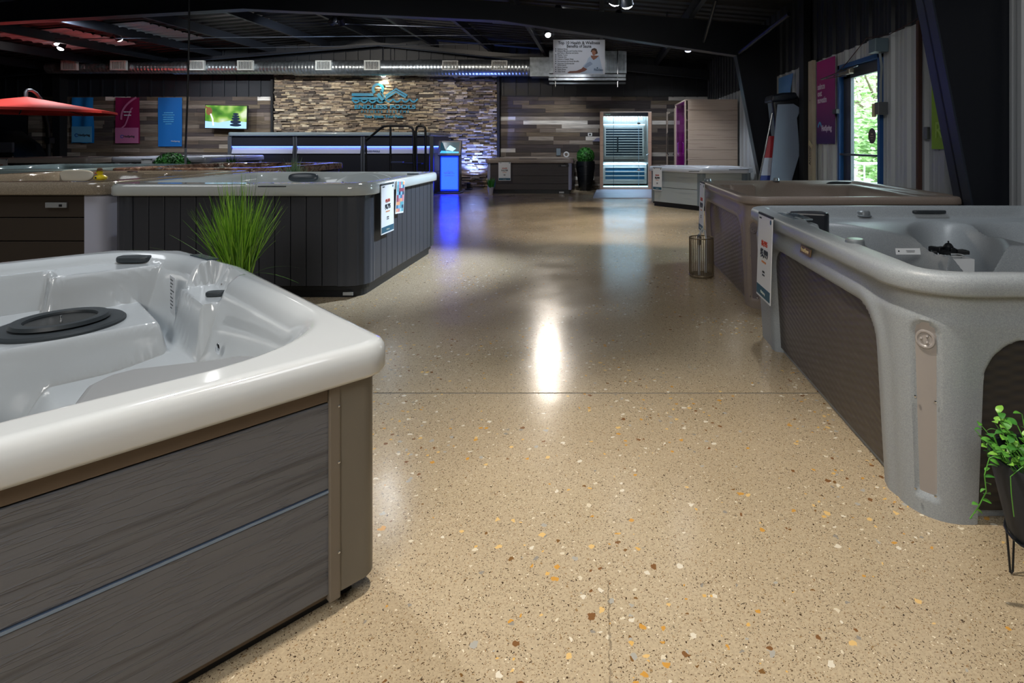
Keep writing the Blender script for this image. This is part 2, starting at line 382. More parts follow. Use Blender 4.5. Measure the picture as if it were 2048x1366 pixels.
# walls
wb = struct(empty('wall_back'))
box('upper_panel', GREYM, wb, XL, XR+.1, YB, YB+.1, 0, 4.35)
for i in range(60):
    xx = XL+.2+i*.34
    if xx < XR: unit('rib', GREYM, wb, (xx, YB-.012, 3.3), (.05, .03, 1.5))
wl = struct(box('wall_left', GREYM, None, XL-.1, XL, YF, YB, 0, 4.35))
wf = struct(box('wall_front', GREYM, None, XL-.1, XR+.1, YF-.1, YF, 0, 4.35))
random.seed(5)
def planks(name, xa, xb, dark=False):
    r = struct(empty(name))
    rows = 23; rh = 2.56/rows; cnt = 0
    for k in range(rows):
        xx = xa-random.random()*.6
        while xx < xb:
            l = random.choice((.45, .7, .9, 1.2, 1.5, 1.8)); a, b = max(xx, xa), min(xx+l, xb)
            if b-a > .05:
                t = random.choice((.018, .022, .026, .030))
                unit('plank', PLANK, r, ((a+b)/2, YB-t/2, (k+.5)*rh), (b-a-.004, t, rh-.004)); cnt += 1
            xx += l
    return r
planks('wall_back_left', -16.0, -9.16)
planks('wall_back_right', -2.78, XR)
# stacked ledger-stone wall with black edge trims
sw = struct(empty('wall_back_center'))
box('backing', mat('mortar', '2a2420', .9), sw, -9.09, -2.86, YB-.03, YB+.02, 0, 3.5)
stones = []
z = 0.0
while z < 3.42:
    h = random.choice((.028, .036, .044, .055)); xx = -9.08-random.random()*.2
    while xx < -2.87:
        l = random.uniform(.07, .32); a, b = max(xx, -9.08), min(xx+l, -2.87)
        if b-a > .05: stones.append(((a+b)/2, z+h/2, b-a-.005, h-.004, random.uniform(.04, .135)))
        xx += l
    z += h
seen = sorted([s for s in stones if .9 < s[1] < 3.1 and (s[1] > 1.6 or s[0] > -4.1)], key=lambda s: -s[2]*s[3])[:300]
keep = set(id(s) for s in seen)
for s in seen: unit('stone', STONE, sw, (s[0], YB-s[4]/2, s[1]), (s[2], s[4], s[3]))
mb = MB()
for s in stones:
    if id(s) not in keep: mb.box(s[0]-s[2]/2, s[0]+s[2]/2, YB-s[4], YB, s[1]-s[3]/2, s[1]+s[3]/2)
tag(mb.build('ledger_stone', STONE_I, sw), kind='stuff')
struct(box('trim_1', BLACKP, None, -9.15, -9.09, YB-.14, YB, 0, 3.5)); struct(box('trim_2', BLACKP, None, -2.86, -2.79, YB-.14, YB, 0, 3.5))
struct(box('trim_3', BLACKP, None, -15.1, -14.9, YB-.25, YB, 0, 3.2))
box('cap_board', mat('dark_board', '17181c', .6), wb, -2.78, XR, YB-.04, YB, 2.56, 2.6)

# ribbed metal wall with a door in it
wr = struct(empty('wall_right'))
def sheet(y0, y1, z0, z1, m, name='metal_sheet'):
    pts = []; y = y0; pitch = .30
    while y < y1-1e-4:
        for dy, dx in ((0, 0), (.045, 0), (.055, -.004), (.075, -.004), (.085, 0), (.12, 0), (.13, -.004), (.15, -.004), (.16, 0), (.205, 0), (.225, -.032), (.265, -.032), (.285, 0)):
            if y+dy <= y1: pts.append((XR+dx, y+dy))
        y += pitch
    pts.append((XR, y1)); n = len(pts)
    MB().add([(p[0], p[1], z0) for p in pts]+[(p[0], p[1], z1) for p in pts], [(i, i+1, n+i+1, n+i) for i in range(n-1)]).build(name, m, wr)
DY0, DY1, DZ = 6.09, 7.06, 2.17
y = YF
edges = []
while y < YB: edges.append(y); y += .9
edges = [e for e in edges if not (DY0-.3 < e < DY1+.3)]+[DY0, DY1, YB]; edges.sort()
for a, b in zip(edges[:-1], edges[1:]):
    mid = (a+b)/2; white = a > -9
    if DY0 < mid < DY1: sheet(a, b, DZ, 2.39, WHITEM)
    else: sheet(a, b, 0, 2.39, WHITEM)
    sheet(a, b, 2.39, 3.6, GREYM)
mb = MB().box(XR+.03, XR+.1, YF, DY0, 0, 4.35).box(XR+.03, XR+.1, DY1, YB, 0, 4.35).box(XR+.03, XR+.1, DY0, DY1, DZ, 4.35)
mb.build('wall_backing', GREYM, wr)

# glazed door with blue frame
d1 = struct(empty('door_1', (XR, 0, 0)))
BLUE = mat('blue_painted_frame', '1a4c86', .4); ALU = mat('dark_bronze_aluminium', '2c3138', .4)
box('jamb', BLUE, d1, -.045, .08, DY0-.05, DY0, 0, DZ+.05); box('jamb', BLUE, d1, -.045, .08, DY1, DY1+.05, 0, DZ+.05)
box('header', BLUE, d1, -.045, .08, DY0-.05, DY1+.05, DZ, DZ+.05)
leaf = MB().box(.01, .055, DY1-.20, DY1, 0, DZ).box(.01, .055, DY0, DY0+.045, 0, DZ).box(.01, .055, DY0, DY1, DZ-.13, DZ).box(.01, .055, DY0, DY1, 0, .25)
lf = leaf.build('door_leaf', ALU, d1, bevel=.003)
box('glass_pane', glass_mat('door_glass', 'e8f0ee'), d1, .028, .034, DY0+.045, DY1-.20, .25, DZ-.13)
box('push_bar', ALU, d1, -.06, -.03, DY0+.02, DY1-.04, 1.105, 1.13, bevel=.005)
MB().lathe([(0, 0), (.088, 0), (.088, .003), (0, .003)], 28, (0, 0, 0), Matrix.Translation((.026, 6.35, 1.335)) @ Matrix.Rotation(-PI/2, 4, 'Y')).build('round_decal', mat('decal_brown', '4a4038', .5), d1)
tag(MB().box(.0215, .0225, 6.31, 6.39, 1.325, 1.331).box(.0215, .0225, 6.325, 6.375, 1.30, 1.305).box(.0215, .0225, 6.33, 6.37, 1.35, 1.362).build('decal_print', mat('decal_text', 'b9a88c', .5), d1), kind='stuff')
box('door_closer', mat('bronze_closer', '6b6258', .35, metal=.6), d1, -.11, -.045, DY1-.42, DY1-.12, DZ-.10, DZ-.03, bevel=.01)
MB().tube([(-.08, DY1-.3, DZ-.11), (-.26, DY1+.02, DZ-.12), (-.06, DY1-.55, DZ-.02)], .010, 6).build('closer_arm', CHROME, d1)
box('door_strike', CHAR, d1, -.09, -.045, DY1-.02, DY1+.10, 1.62, 1.68, bevel=.005)

# outside the door: pale yard, railing and trees
struct(box('ground_outside', mat('pale_concrete', 'b9b6ad', .8, var=.1), None, XR+.1, 40, -2, 60, -.3, -.1))
LEAF = random_mat('summer_leaf', [(0, '8fb26c'), (.3, 'a9c688'), (.6, 'c2d8a4'), (.85, '6f9450')], .6, island=True, bump=0)
BARK = mat('bark', '5b4a3a', .8)
random.seed(11)
def tree(x, y, h, r, label):
    t = thing('tree', label, 'tree', (x, y, -.1), group='trees outside the door')
    tr = MB().tube([(0, 0, 0), (.1, .05, h*.4), (-.05, 0, h*.75)], [.16, .11, .05], 8)
    for k in range(5):
        a = k*1.3; tr.tube([(0, 0, h*(.3+.08*k)), (r*.6*math.cos(a), r*.6*math.sin(a), h*(.5+.08*k))], [.06, .02], 5)
    tr.build('trunk', BARK, t)
    mb = MB()
    for i in range(2600):
        u = Vector((random.gauss(0, 1), random.gauss(0, 1), random.gauss(0, 1))).normalized()*(random.random()**.4)
        p = Vector((u.x*r, u.y*r, h*.55+u.z*h*.5)); a = random.random()*PI; s = random.uniform(.06, .13)
        q = Matrix.Rotation(a, 3, 'Z') @ Matrix.Rotation(random.uniform(-1, 1), 3, 'X')
        mb.add([p+q @ Vector(v) for v in ((-s, 0, 0), (0, -s*.5, 0), (s, 0, .02), (0, s*.5, 0))], [(0, 1, 2, 3)])
    mb.build('crown', LEAF, t)
tree(8.6, 17.5, 4.6, 1.9, 'pale leafy tree seen through the glazed door, nearer one')
tree(10.6, 23.0, 6.2, 2.0, 'tall leafy tree seen through the glazed door, tallest one')
tree(13.6, 27.8, 5.8, 2.2, 'leafy tree at the far side seen through the glazed door')
tree(7.4, 14.6, 2.4, 1.0, 'low leafy tree by the pale railing outside the door')
rl = thing('railing', 'pale metal railing standing outside behind the glazed door', 'railing', (6.3, 12.8, -.1))
RW = mat('pale_rail', 'c9d0da', .5)
MB().tube([(-1.2, 0, .9), (1.4, 0, .9)], .025, 8).tube([(-1.2, 0, .45), (1.4, 0, .45)], .02, 8).build('rail', RW, rl)
for k in range(7): MB().tube([(-1.2+.43*k, 0, 0), (-1.2+.43*k, 0, .9)], .018, 6).build('post', RW, rl)

# ------------------------------------------------------------------ ceiling equipment
duct = thing('air_duct', 'long round galvanised spiral duct hanging above the stone wall', 'duct', (0, 15.25, 0))
def duct_seg(x0, x1, r, z):
    mb = MB(); n = max(2, int((x1-x0)/.09)); pts = []; rr = []
    for i in range(n+1):
        xx = x0+(x1-x0)*i/n; pts.append((xx, 0, z)); rr.append(r)
        if i < n: pts.append((xx+.012, 0, z)); rr.append(r+.005); pts.append((xx+.024, 0, z)); rr.append(r)
    mb.tube(pts, rr, 26).build('duct_segment', METAL, duct, smooth=True, sharp=60)
def px2x(px, Y=15.25): return (px-PX)/F*Y
zc = H+151/F*15.25
segs = [(98, 350, .150), (350, 590, .175), (590, 838, .205), (838, 1062, .225)]
for i, (a, b, r) in enumerate(segs):
    duct_seg(px2x(a), px2x(b), r, zc)
    MB().tube([(px2x(b)-.03, 0, zc), (px2x(b)+.03, 0, zc)], r+.018, 26).build('duct_band', METAL, duct, smooth=True)
MB().tube([(px2x(97), 0, zc), (px2x(99), 0, zc)], [.12, .15], 26).build('end_cap', METAL, duct, smooth=True)
box('duct_adapter', METAL, duct, px2x(1062), px2x(1100), -.24, .24, zc-.25, zc+.25)
REG = mat('register_white', 'b9bdba', .45)
for k, px in enumerate((160, 257, 411, 507, 661, 757, 911, 1008)):
    xx = px2x(px-6); rg = empty('air_register', (xx, -.235, H+154/F*15.25)); rg.parent = duct
    fr = MB()
    for (a, b, c, d) in ((-.21, .21, .10, .13), (-.21, .21, -.13, -.10), (-.21, -.18, -.10, .10), (.18, .21, -.10, .10)): fr.box(a, b, -.01, .06, c, d)
    f_ = fr.build('register_frame', REG, rg, bevel=.004)
    box('register_back', BLK, rg, -.18, .18, .02, .05, -.10, .10)
    for j in range(9): unit('slat', REG, rg, (-.16+j*.04, .004, 0), (.012, .02, .2))

ahu = thing('air_handler', 'square galvanised air handler box behind the sauna poster', 'air handler', (0, 15.2, 0))
box('casing', METAL, ahu, px2x(1101), px2x(1252), -.35, .35, H+137/F*15.2, H+178/F*15.2+.05, bevel=.01)
for j in range(14): unit('louver', mat('dull_zinc', '5d6468', .45, metal=.5), ahu, (px2x(1214)+j*.035, -.355, H+158/F*15.2), (.012, .012, .42))
MB().tube([(px2x(1110), 0, H+178/F*15.2), (px2x(1110), 0, 3.75)], .008, 6).build('hanger_rod', BLK, ahu)
MB().tube([(px2x(1238), 0, H+178/F*15.2), (px2x(1238), 0, 3.7)], .008, 6).build('hanger_rod', BLK, ahu)
tray = thing('strut_tray', 'long galvanised strut tray slung under the air handler', 'tray', (0, 14.95, 0))
for z0, z1, y0, m_ in ((H+131/F*14.95, H+137/F*14.95, -.2, METAL), (H+124/F*14.95, H+129/F*14.95, -.28, METAL), (H+118/F*14.95, H+122/F*14.95, -.1, mat('dull_zinc', '5d6468'))):
    box('strut', m_, tray, px2x(1099, 14.95), px2x(1251, 14.95), y0, y0+.08, z0, z1, bevel=.004)
for px in (1112, 1235): MB().tube([(px2x(px, 14.95), -.16, H+112/F*14.95), (px2x(px, 14.95), -.16, 3.7)], .010, 6).build('hanger_rod', CHROME, tray)

# sauna poster
SY = 12.2
def sx_(px): return (px-PX)/F*SY
def sz_(py): return H-(py-PY)/F*SY
po = thing('hanging_poster', 'hanging white board listing sauna benefits with a robed woman', 'poster', (0, SY, 0))
box('board', mat('poster_board', 'd9ddea', .5), po, sx_(1106.5), sx_(1210), 0, .02, sz_(148.5), sz_(79.5))
TXT = mat('poster_text', '22262e', .6)
text('Top 10 Health & Wellness', .090, (sx_(1158), -.004, sz_(88.5)), FRONT, TXT, po, sx=.93, bold=.002)
text('Benefits of Sauna', .090, (sx_(1158), -.004, sz_(95.2)), FRONT, TXT, po, sx=.86, bold=.002)
items = [('Relieves Stress', 98), ('Relieves Muscles and Soothes Aches', 102), ('and Pains in Muscles and Joints', 106), ('Flushes Toxins', 110), ('Cleanses Skin', 114), ('Induces a Deeper Sleep', 118.2),
         ('Recreational and Social Benefits', 122.6), ('Improves Cardiovascular', 127), ('Performance', 130.4), ('Burns Calories', 134.6), ('Fights Illness', 138.8), ('Feels Great', 143)]
for s_, py in items:
    text(s_, .044, (sx_(1115), -.004, sz_(py+1.4)), FRONT, TXT, po, sx=.82, align='LEFT', bold=.0006)
    if s_[:3] not in ('and', 'Per'):
        MB().lathe([(0, 0), (.012, 0), (.012, .004), (0, .004)], 10, (0, 0, 0), Matrix.Translation((sx_(1111.5), -.001, sz_(py))) @ Matrix.Rotation(PI/2, 4, 'X')).build('bullet', mat('bullet_blue', '2c3a5c', .5), po)
def flat(name, col, pts, y, par, S=.0830, ox=1090, oy=70, Y=SY, emit=0, thick=.003):
    pl = [((ox+p[0]*S-PX)/F*Y, H-(oy+p[1]*S-PY)/F*Y) for p in pts]
    a = sum(pl[i][0]*pl[(i+1) % len(pl)][1]-pl[(i+1) % len(pl)][0]*pl[i][1] for i in range(len(pl)))
    if a < 0: pl.reverse()
    return MB().plate(pl, y-thick, y).build(name, mat('print_'+col+('_lit' if emit else ''), col, .5, emit=emit), par)
wm = empty('printed_figure'); wm.parent = po
flat('robe', 'b4c4dc', [(1110, 500), (1300, 500), (1340, 640), (1400, 930), (860, 930), (900, 860), (920, 740), (1000, 660), (1040, 560)], -.001, wm)
flat('robe_shadow', '8f9fbc', [(1090, 640), (1150, 700), (1060, 760), (990, 800), (940, 760), (1010, 680)], -.004, wm)
flat('neck', '8d5c49', [(1100, 495), (1300, 500), (1240, 560), (1170, 605), (1120, 550)], -.004, wm)
flat('hair', '4a3224', [(1100, 400), (1130, 335), (1190, 315), (1240, 335), (1262, 400), (1270, 440), (1230, 465), (1130, 420)], -.004, wm)
flat('face', 'a06a52', [(1125, 385), (1175, 365), (1225, 400), (1220, 460), (1180, 500), (1140, 470)], -.007, wm)
flat('arm', '7e4c40', [(540, 905), (600, 872), (760, 865), (880, 815), (920, 770), (1020, 825), (960, 870), (840, 910), (560, 918)], -.007, wm)
text('Finnleo', .075, (sx_(1197), -.009, sz_(142.0)), FRONT, mat('poster_logo', '23486a', .5), po, sx=.9, bold=.001)
flat('logo_mark', '23486a', [(1240, 800), (1262, 775), (1285, 800), (1262, 812)], -.009, po)
for px in (1109, 1208): MB().tube([(sx_(px), .01, sz_(79.5)), (sx_(px)+.06*(1 if px > 1150 else 0), .01, 3.95)], .006, 5).build('chain', BLK, po)
rb = thing('banner_rail', 'white hanging rail above the sauna poster', 'rail', (0, 12.5, 0))
MB().tube([at(985, 45, 12.5)-Vector((0, 12.5, 0)), at(1222, 63, 12.5)-Vector((0, 12.5, 0))], .022, 8).build('rail', mat('dull_white_rail', '6e7684', .4), rb)
for px, py in ((1000, 46), (1110, 54), (1215, 62)):
    a = at(px, py, 12.5)-Vector((0, 12.5, 0)); MB().tube([a, (a.x, 0, 3.98)], .008, 5).build('hanger', BLK, rb)

# spotlights: the track heads in view, then unseen ones, many added as fill
LENS = mat('lamp_lens', 'ffffff', .3, emit=26); LENS2 = mat('lamp_lens_dim', 'dfe8ff', .3, emit=3)
def spot(loc, aim, e, label, size=78, col=(1, .93, .84), lens=None, r=.05, blend=.7, fixture=True):
    loc = Vector(loc); aim = Vector(aim); q = (aim-loc).to_track_quat('-Z', 'Y'); M = Matrix.Translation((0, 0, 0)) @ q.to_matrix().to_4x4()
    t = thing('track_or_fill_spotlight', label, 'spotlight', loc, group='track spotlights')
    MB().lathe([(.03, .16), (.055, .15), (.075, .0), (.066, -.004), (.066, .01), (.02, .012)], 20, M=M).build('housing', NAVY, t, smooth=True)
    MB().lathe([(.064, .004), (.058, -.018), (.036, -.034), (0, -.040)], 20, M=M).build('lens', lens or LENS, t, smooth=True)
    MB().tube([(0, 0, .05), (0, 0, max(.1, roof_z(loc.x)-loc.z-.03))], .012, 6).build('stem', NAVY, t)
    if e:
        l = bpy.data.lights.new('spot_lamp', 'SPOT'); l.energy = e; l.color = col; l.spot_size = math.radians(size); l.spot_blend = blend; l.shadow_soft_size = r
        o = bpy.data.objects.new('spot_lamp', l); COL.objects.link(o); o.parent = t; o.rotation_euler = q.to_euler(); o.location = (aim-loc).normalized()*.075
    return t
WARM = (1, .90, .78); COOL = (.90, .95, 1.0)
def P(px, py, Y): return tuple(at(px, py, Y))
spot(P(1096, 70, 12.6), (-.1, 9.4, 0), 300, 'bright track spotlight beside the sauna poster', col=WARM)
spot(P(1229, 4, 6.2), (-.4, 8.8, 0), 230, 'lit spotlight at the top edge, first of the twin heads over the aisle', col=WARM, size=62)
spot(P(1254, 10, 6.35), (.9, 8.4, 0), 210, 'lit spotlight at the top edge, second of the twin heads over the aisle', col=WARM, size=62)
spot(P(1376, 101, 11.2), (1.8, 12, 0), 25, 'dim spotlight hanging beneath the steel rafter', lens=LENS2)
spot(P(115, 88, 13.5), (-12.3, 13.0, .9), 170, 'brightest spotlight above the red umbrella', col=COOL)
spot(P(121, 97, 13.3), (-13, 11.5, 0), 60, 'lower spotlight close under the brightest one above the umbrella', col=COOL)
spot(P(239, 79, 13.2), (-10.8, 15.4, 1.5), 90, 'tilted spotlight between the umbrella light and the hanging cord', col=COOL)
spot(P(683, 46, 11.2), (-6.2, 15.6, 1.4), 230, 'bright spotlight over the long swim spa', col=COOL, size=80)
spot(P(663, 45, 11.3), (-9.9, 15.8, 2.0), 650, 'small tilted spotlight beside the one over the swim spa', col=COOL, size=60)
# unseen spots
spot((.35, 9.95, 3.45), (.9, 8.0, 0), 260, 'track spotlight hidden above the middle rafter', col=WARM)
spot((-2.7, 7.3, 3.5), (-3.2, 5.4, .5), 110, 'track spotlight over the grey slatted tub', col=COOL)
spot((-5.6, 8.2, 3.6), (-5.6, 6.2, .5), 240, 'unseen fill spotlight over the sand coloured tub', col=WARM)
spot((-7.5, 10.2, 3.78), (-7.2, 8.2, .5), 200, 'unseen fill spotlight over the teal tub', col=COOL)
spot((-.3, 1.7, 3.5), (.1, .9, 0), 340, 'unseen fill spotlight over the front of the aisle', col=WARM, size=82)  # added out of frame to brighten the foreground floor
spot((-2.2, 3.2, 3.5), (-1.9, 1.9, .4), 190, 'unseen fill spotlight over the white octagonal tub', col=COOL, size=80)
spot((1.2, 4.6, 3.5), (1.9, 2.8, .4), 110, 'unseen fill spotlight over the grey speckled tub', col=COOL, size=62)
spot((1.0, 6.9, 3.4), (-1.9, 5.6, .45), 1700, 'cool track spotlight aimed at the slatted side of the grey rimmed tub', col=(.72, .84, 1.0), size=40, blend=1)
spot((1.0, 11.5, 3.42), (1.6, 14.4, .9), 260, 'unseen fill spotlight in front of the lit sauna', col=COOL, size=70)  # added fill, kept out of sight behind the rafter
spot((-.5, 13.75, 3.1), (-1.5, 15.6, 1.1), 120, 'unseen fill spotlight in front of the brown tub', col=COOL, size=80)  # added fill for the brown tub, tucked behind the poster
spot((1.2, 10.2, 3.3), (1.9, 11.3, .4), 130, 'unseen fill spotlight over the white and pale grey tub', col=COOL, size=75)
spot((-10.5, 11.0, 3.75), (-10.8, 15.8, 1.2), 420, 'unseen fill spotlight in front of the banners', col=COOL, size=66)
spot((-5.97, 15.64, 3.12), (-6.02, 15.86, 2.6), 60, 'small warm picture light above the wall logo', col=(1, .82, .5), size=100, r=.03)
spot((-8.0, 10.6, 3.8), (-7.8, 15.9, 2.1), 330, 'unseen fill spotlight grazing the stone wall', col=(1, .92, .8), size=90)
spot((-4.0, 10.6, 3.8), (-4.4, 15.9, 2.3), 260, 'unseen fill spotlight grazing the stone wall by the tablet kiosk', col=(1, .88, .74), size=90)

spot((-9.0, 11.0, 3.75), (-8.9, 12.5, .9), 300, 'unseen fill spotlight over the cool white tub', col=COOL, size=60)  # added to brighten the white tub, hidden by the rafter
spot((-12.2, 11.0, 3.75), (-12.2, 13.0, .9), 260, 'unseen fill spotlight over the off-white tub', col=COOL, size=60)
spot((-.75, 10.6, 3.72), (-.45, 12.2, 3.1), 22, 'small unseen fill spotlight aimed at the sauna poster', col=COOL, size=44)  # added to brighten the poster, hidden by the rafter
# power cord pole
cp = thing('roof_conduit', 'thin black drop conduit hanging from the roof beside the large boxwood ball', 'conduit', (0, 9.3, 0))
MB().tube([at(379, -40, 9.3)-Vector((0, 9.3, 0)), at(378, 80, 9.3)-Vector((0, 9.3, 0)), at(375, 200, 9.3)-Vector((0, 9.3, 0)), at(371, 296, 9.3)-Vector((0, 9.3, 0))], .014, 8).build('cord', BLK, cp)
MB().tube([at(371, 296, 9.3)-Vector((0, 9.3, 0)), (at(371, 296, 9.3).x, 0, 0)], .017, 8).build('conduit', mat('pale_conduit', '8c9296', .4), cp)
# ------------------------------------------------------------------ tub builders
def ss(a, b, x): t = np.clip((x-a)/(b-a), 0, 1); return t*t*(3-2*t)
def smin(a, b, k): h = np.maximum(k-np.abs(a-b), 0)/k; return np.minimum(a, b)-h*h*k*.25
def smax(a, b, k): return -smin(-a, -b, k)

def poly_ring(pts, rad, inset, nseg, base_counts):
    n = len(pts); P_ = [np.array(p, float) for p in pts]; D = [(P_[(i+1) % n]-P_[i]) for i in range(n)]
    D = [d/np.linalg.norm(d) for d in D]; Nn = [np.array((-d[1], d[0])) for d in D]
    C = []
    for i in range(n):                                   # intersection of the offset lines of edges i-1 and i
        a, b = Nn[i-1], Nn[i]; A = np.array([a, b]); c = np.array([a @ P_[i]+inset, b @ P_[i]+inset]); C.append(np.linalg.solve(A, c))
    out = []; tg = []; arcs = []
    info = []
    for i in range(n):
        turn = math.acos(max(-1, min(1, float(D[i-1] @ D[i])))); r = max(rad[i]-inset, .012); t = r*math.tan(turn/2)
        info.append((C[i]-D[i-1]*t, C[i]+D[i]*t, r, turn))
    for i in range(n):
        s, e, r, turn = info[i]; c = s+Nn[i-1]*r; arc = []
        for k in range(nseg+1):
            a = turn*k/nseg; v = -Nn[i-1]; w_ = np.array((v[0]*math.cos(a)-v[1]*math.sin(a), v[0]*math.sin(a)+v[1]*math.cos(a)))
            arc.append((c+w_*r, w_))
        for p, nn in arc: out.append(p); tg.append(nn)
        arcs.append(arc)
        s2 = info[(i+1) % n][0]
        for k in range(1, base_counts[i]):
            out.append(e+(s2-e)*k/base_counts[i]); tg.append(-Nn[i])
    return np.array(out), np.array(tg), info, D, Nn
def counts(pts, step): n = len(pts); return [max(2, int(math.dist(pts[i], pts[(i+1) % n])/step)) for i in range(n)]

def basin(pts, ins, cut=()):
    """smooth inward distance from the basin's edge; cut: extra (nx, ny, c) lines"""
    n = len(pts)
    def f(x, y):
        d = None
        for i in range(n):
            a = np.array(pts[i]); b = np.array(pts[(i+1) % n]); t = (b-a)/np.linalg.norm(b-a); q = -(x-a[0])*t[1]+(y-a[1])*t[0]-ins[i]
            d = q if d is None else smin(d, q, .12)
        for nx, ny, c in cut: d = smin(d, nx*x+ny*y-c, .12)
        return d
    return f
def shell(pts, rad, zt, lip, hf, m, parent, step=.05, rings=40, nseg=8, lipw=.035, inner_step=None, name='acrylic_shell'):
    cn = counts(pts, step); V = []; Fs = []
    prof = [(.040, -lip), (.006, -lip), (0, -lip+.010), (0, -lip*.40), (.004, -lip*.22), (.012, -lip*.08), (.024, -lip*.02), (lipw, 0)]
    for ins, dz in prof:
        r, _, _, _, _ = poly_ring(pts, rad, ins, nseg, cn); V.append(np.column_stack([r, np.full(len(r), zt+dz)])); last = r
    c = last.mean(axis=0); n = len(last)
    for k in range(1, rings+1):
        t = 1-k/(rings+1); q = c+(last-c)*t; V.append(np.column_stack([q, hf(q[:, 0], q[:, 1])]))
    K = len(V); V = np.vstack(V); V = np.vstack([V, [[c[0], c[1], float(hf(np.array([c[0]]), np.array([c[1]]))[0])]]])
    for j in range(K-1):
        a = j*n; b = a+n
        for i in range(n): l = (i+1) % n; Fs.append((a+i, a+l, b+l, b+i))
    a = (K-1)*n
    for i in range(n): Fs.append((a+i, a+(i+1) % n, K*n))
    me = bpy.data.meshes.new(name); me.from_pydata(V.tolist(), [], Fs); me.update()
    return link(name, me, m, parent, smooth=True, sharp=60)

def ring_wall(poly, z0, z1):
    n = len(poly); return MB().add([(q[0], q[1], z0) for q in poly]+[(q[0], q[1], z1) for q in poly], [(i, (i+1) % n, n+(i+1) % n, n+i) for i in range(n)])
def corner_strip(pts, rad, inset, i, ext, th, rib=0, nribs=0, nseg=14, extb=None):
    """2-D outline (outer then inner) of a corner post wrapping corner i"""
    extb = ext if extb is None else extb
    r, nn, info, D, Nn = poly_ring(pts, rad, inset, nseg, [2]*len(pts))
    s, e, R, turn = info[i]; o = []; nr = []
    cnt = max(2, int(ext/.008)) if rib else 2
    for k in range(cnt): o.append(s-D[i-1]*ext*(1-k/cnt)); nr.append(-Nn[i-1])
    c = s+Nn[i-1]*R
    for k in range(nseg+1):
        a = turn*k/nseg; v = -Nn[i-1]; w_ = np.array((v[0]*math.cos(a)-v[1]*math.sin(a), v[0]*math.sin(a)+v[1]*math.cos(a))); o.append(c+w_*R); nr.append(w_)
    for k in range(1, cnt+1): o.append(e+D[i]*extb*k/cnt); nr.append(-Nn[i])
    outer = []; L = len(o); acc = 0
    for k in range(L):
        if k: acc += np.linalg.norm(o[k]-o[k-1])
        d = 0
        if rib: d = rib*(.5+.5*math.copysign(min(1, abs(math.sin(acc*PI/.032))**.4), math.sin(acc*PI/.032)))
        outer.append(o[k]+nr[k]*(d-rib/2))
    inner = [o[k]-nr[k]*th for k in range(L-1, -1, -1)]
    return outer+inner
def edge_frame(pts, rad, inset, i):
    _, _, info, D, Nn = poly_ring(pts, rad, inset, 4, [2]*len(pts)); n = len(pts)
    return info[i][1], info[(i+1) % n][0], D[i], Nn[i]
def edge_box(mb, a, d, nn, s0, s1, z0, z1, out, th):
    """box along an edge: from s0 to s1 (m) past point a, front face `out` proud, thickness th"""
    p = [a+d*s0-nn*out, a+d*s1-nn*out, a+d*s1-nn*(out-th), a+d*s0-nn*(out-th)]
    return mb.prism([tuple(q) for q in p], z0, z1)
def board_mesh(a, d, nn, s0, s1, z0, z1, out, th, m, parent, name='board', bevel=.004):
    """board with its own frame: local X along the edge so grain follows it"""
    L_ = s1-s0; p = a+d*s0-nn*out
    o = MB().box(0, L_, 0, th, 0, z1-z0).build(name, m, parent, bevel=bevel)
    o.location = (p[0], p[1], z0); o.rotation_euler = (0, 0, math.atan2(d[1], d[0]))
    return o
def skirted(name, label, loc, rz, pts, rad, zt, lip, shell_m, hf, board_m, post_m, style, skirt=.05, z0=.07, post=.05, post_label=None, rib=0, step=.05, rings=40, edges=None, group=None, splits=None, nb=.115, base_m=None, postz=None, vary=0, filler=None):
    t = thing(name, label, 'hot tub', loc, rz, group)
    shell(pts, rad, zt, lip, hf, shell_m, t, step=step, rings=rings)
    n = len(pts); zb = zt-lip+.004
    core = poly_ring(pts, rad, skirt+.028, 5, [2]*n)[0]
    ring_wall([tuple(p) for p in core], z0*.6, zb-.034).build('cabinet', filler or BLK, t)
    base = poly_ring(pts, rad, skirt+.05, 5, [2]*n)[0]
    MB().prism([tuple(p) for p in base], 0.0, z0+.01).build('base_pan', base_m or BLK, t)
    for i in range(n):
        if edges is not None and i not in edges: continue
        MB().prism([tuple(p) for p in corner_strip(pts, rad, skirt, i, post, .02, rib=rib)], postz if postz is not None else z0, zb).build('corner_post', post_m, t, smooth=True, sharp=50)
        a, b, d, nn = edge_frame(pts, rad, skirt, i); L_ = float(np.linalg.norm(b-a))-2*post
        if L_ < .12: continue
        a = a+d*post
        if style == 'v':
            k = max(1, int(round(L_/nb)))
            for j in range(k): edge = (j*L_/k, (j+1)*L_/k); o = board_mesh(a, d, nn, edge[0]+.003, edge[1]-.003, z0, zb, -.004, .02, board_m, t)
        else:
            for j in range(len(splits)-1): board_mesh(a, d, nn, .004, L_-.004, splits[j]+.004, splits[j+1]-.004, -.004, .022, board_m, t)
    return t
def rect(wd, dp): return [(-wd/2, -dp/2), (wd/2, -dp/2), (wd/2, dp/2), (-wd/2, dp/2)]
def std_hf(pts, zt, ins=.11, seat=.42, foot=.14, scoops=True, cut=()):
    f = basin(pts, [ins]*len(pts), cut)
    x0 = min(p[0] for p in pts); x1 = max(p[0] for p in pts); y0 = min(p[1] for p in pts); y1 = max(p[1] for p in pts)
    def hf(x, y):
        d = f(x, y)
        if scoops:
            d = d+.05*np.cos((x-x0)/(x1-x0)*4*PI)*ss(.3, 0, d)+.05*np.cos((y-y0)/(y1-y0)*4*PI)*ss(.3, 0, d)-.05
        z = zt-(zt-seat)*ss(0, .16, d); z = z-(seat-foot)*ss(.42, .55, d)
        # raised seat dividers at mid-sides
        return z
    return hf

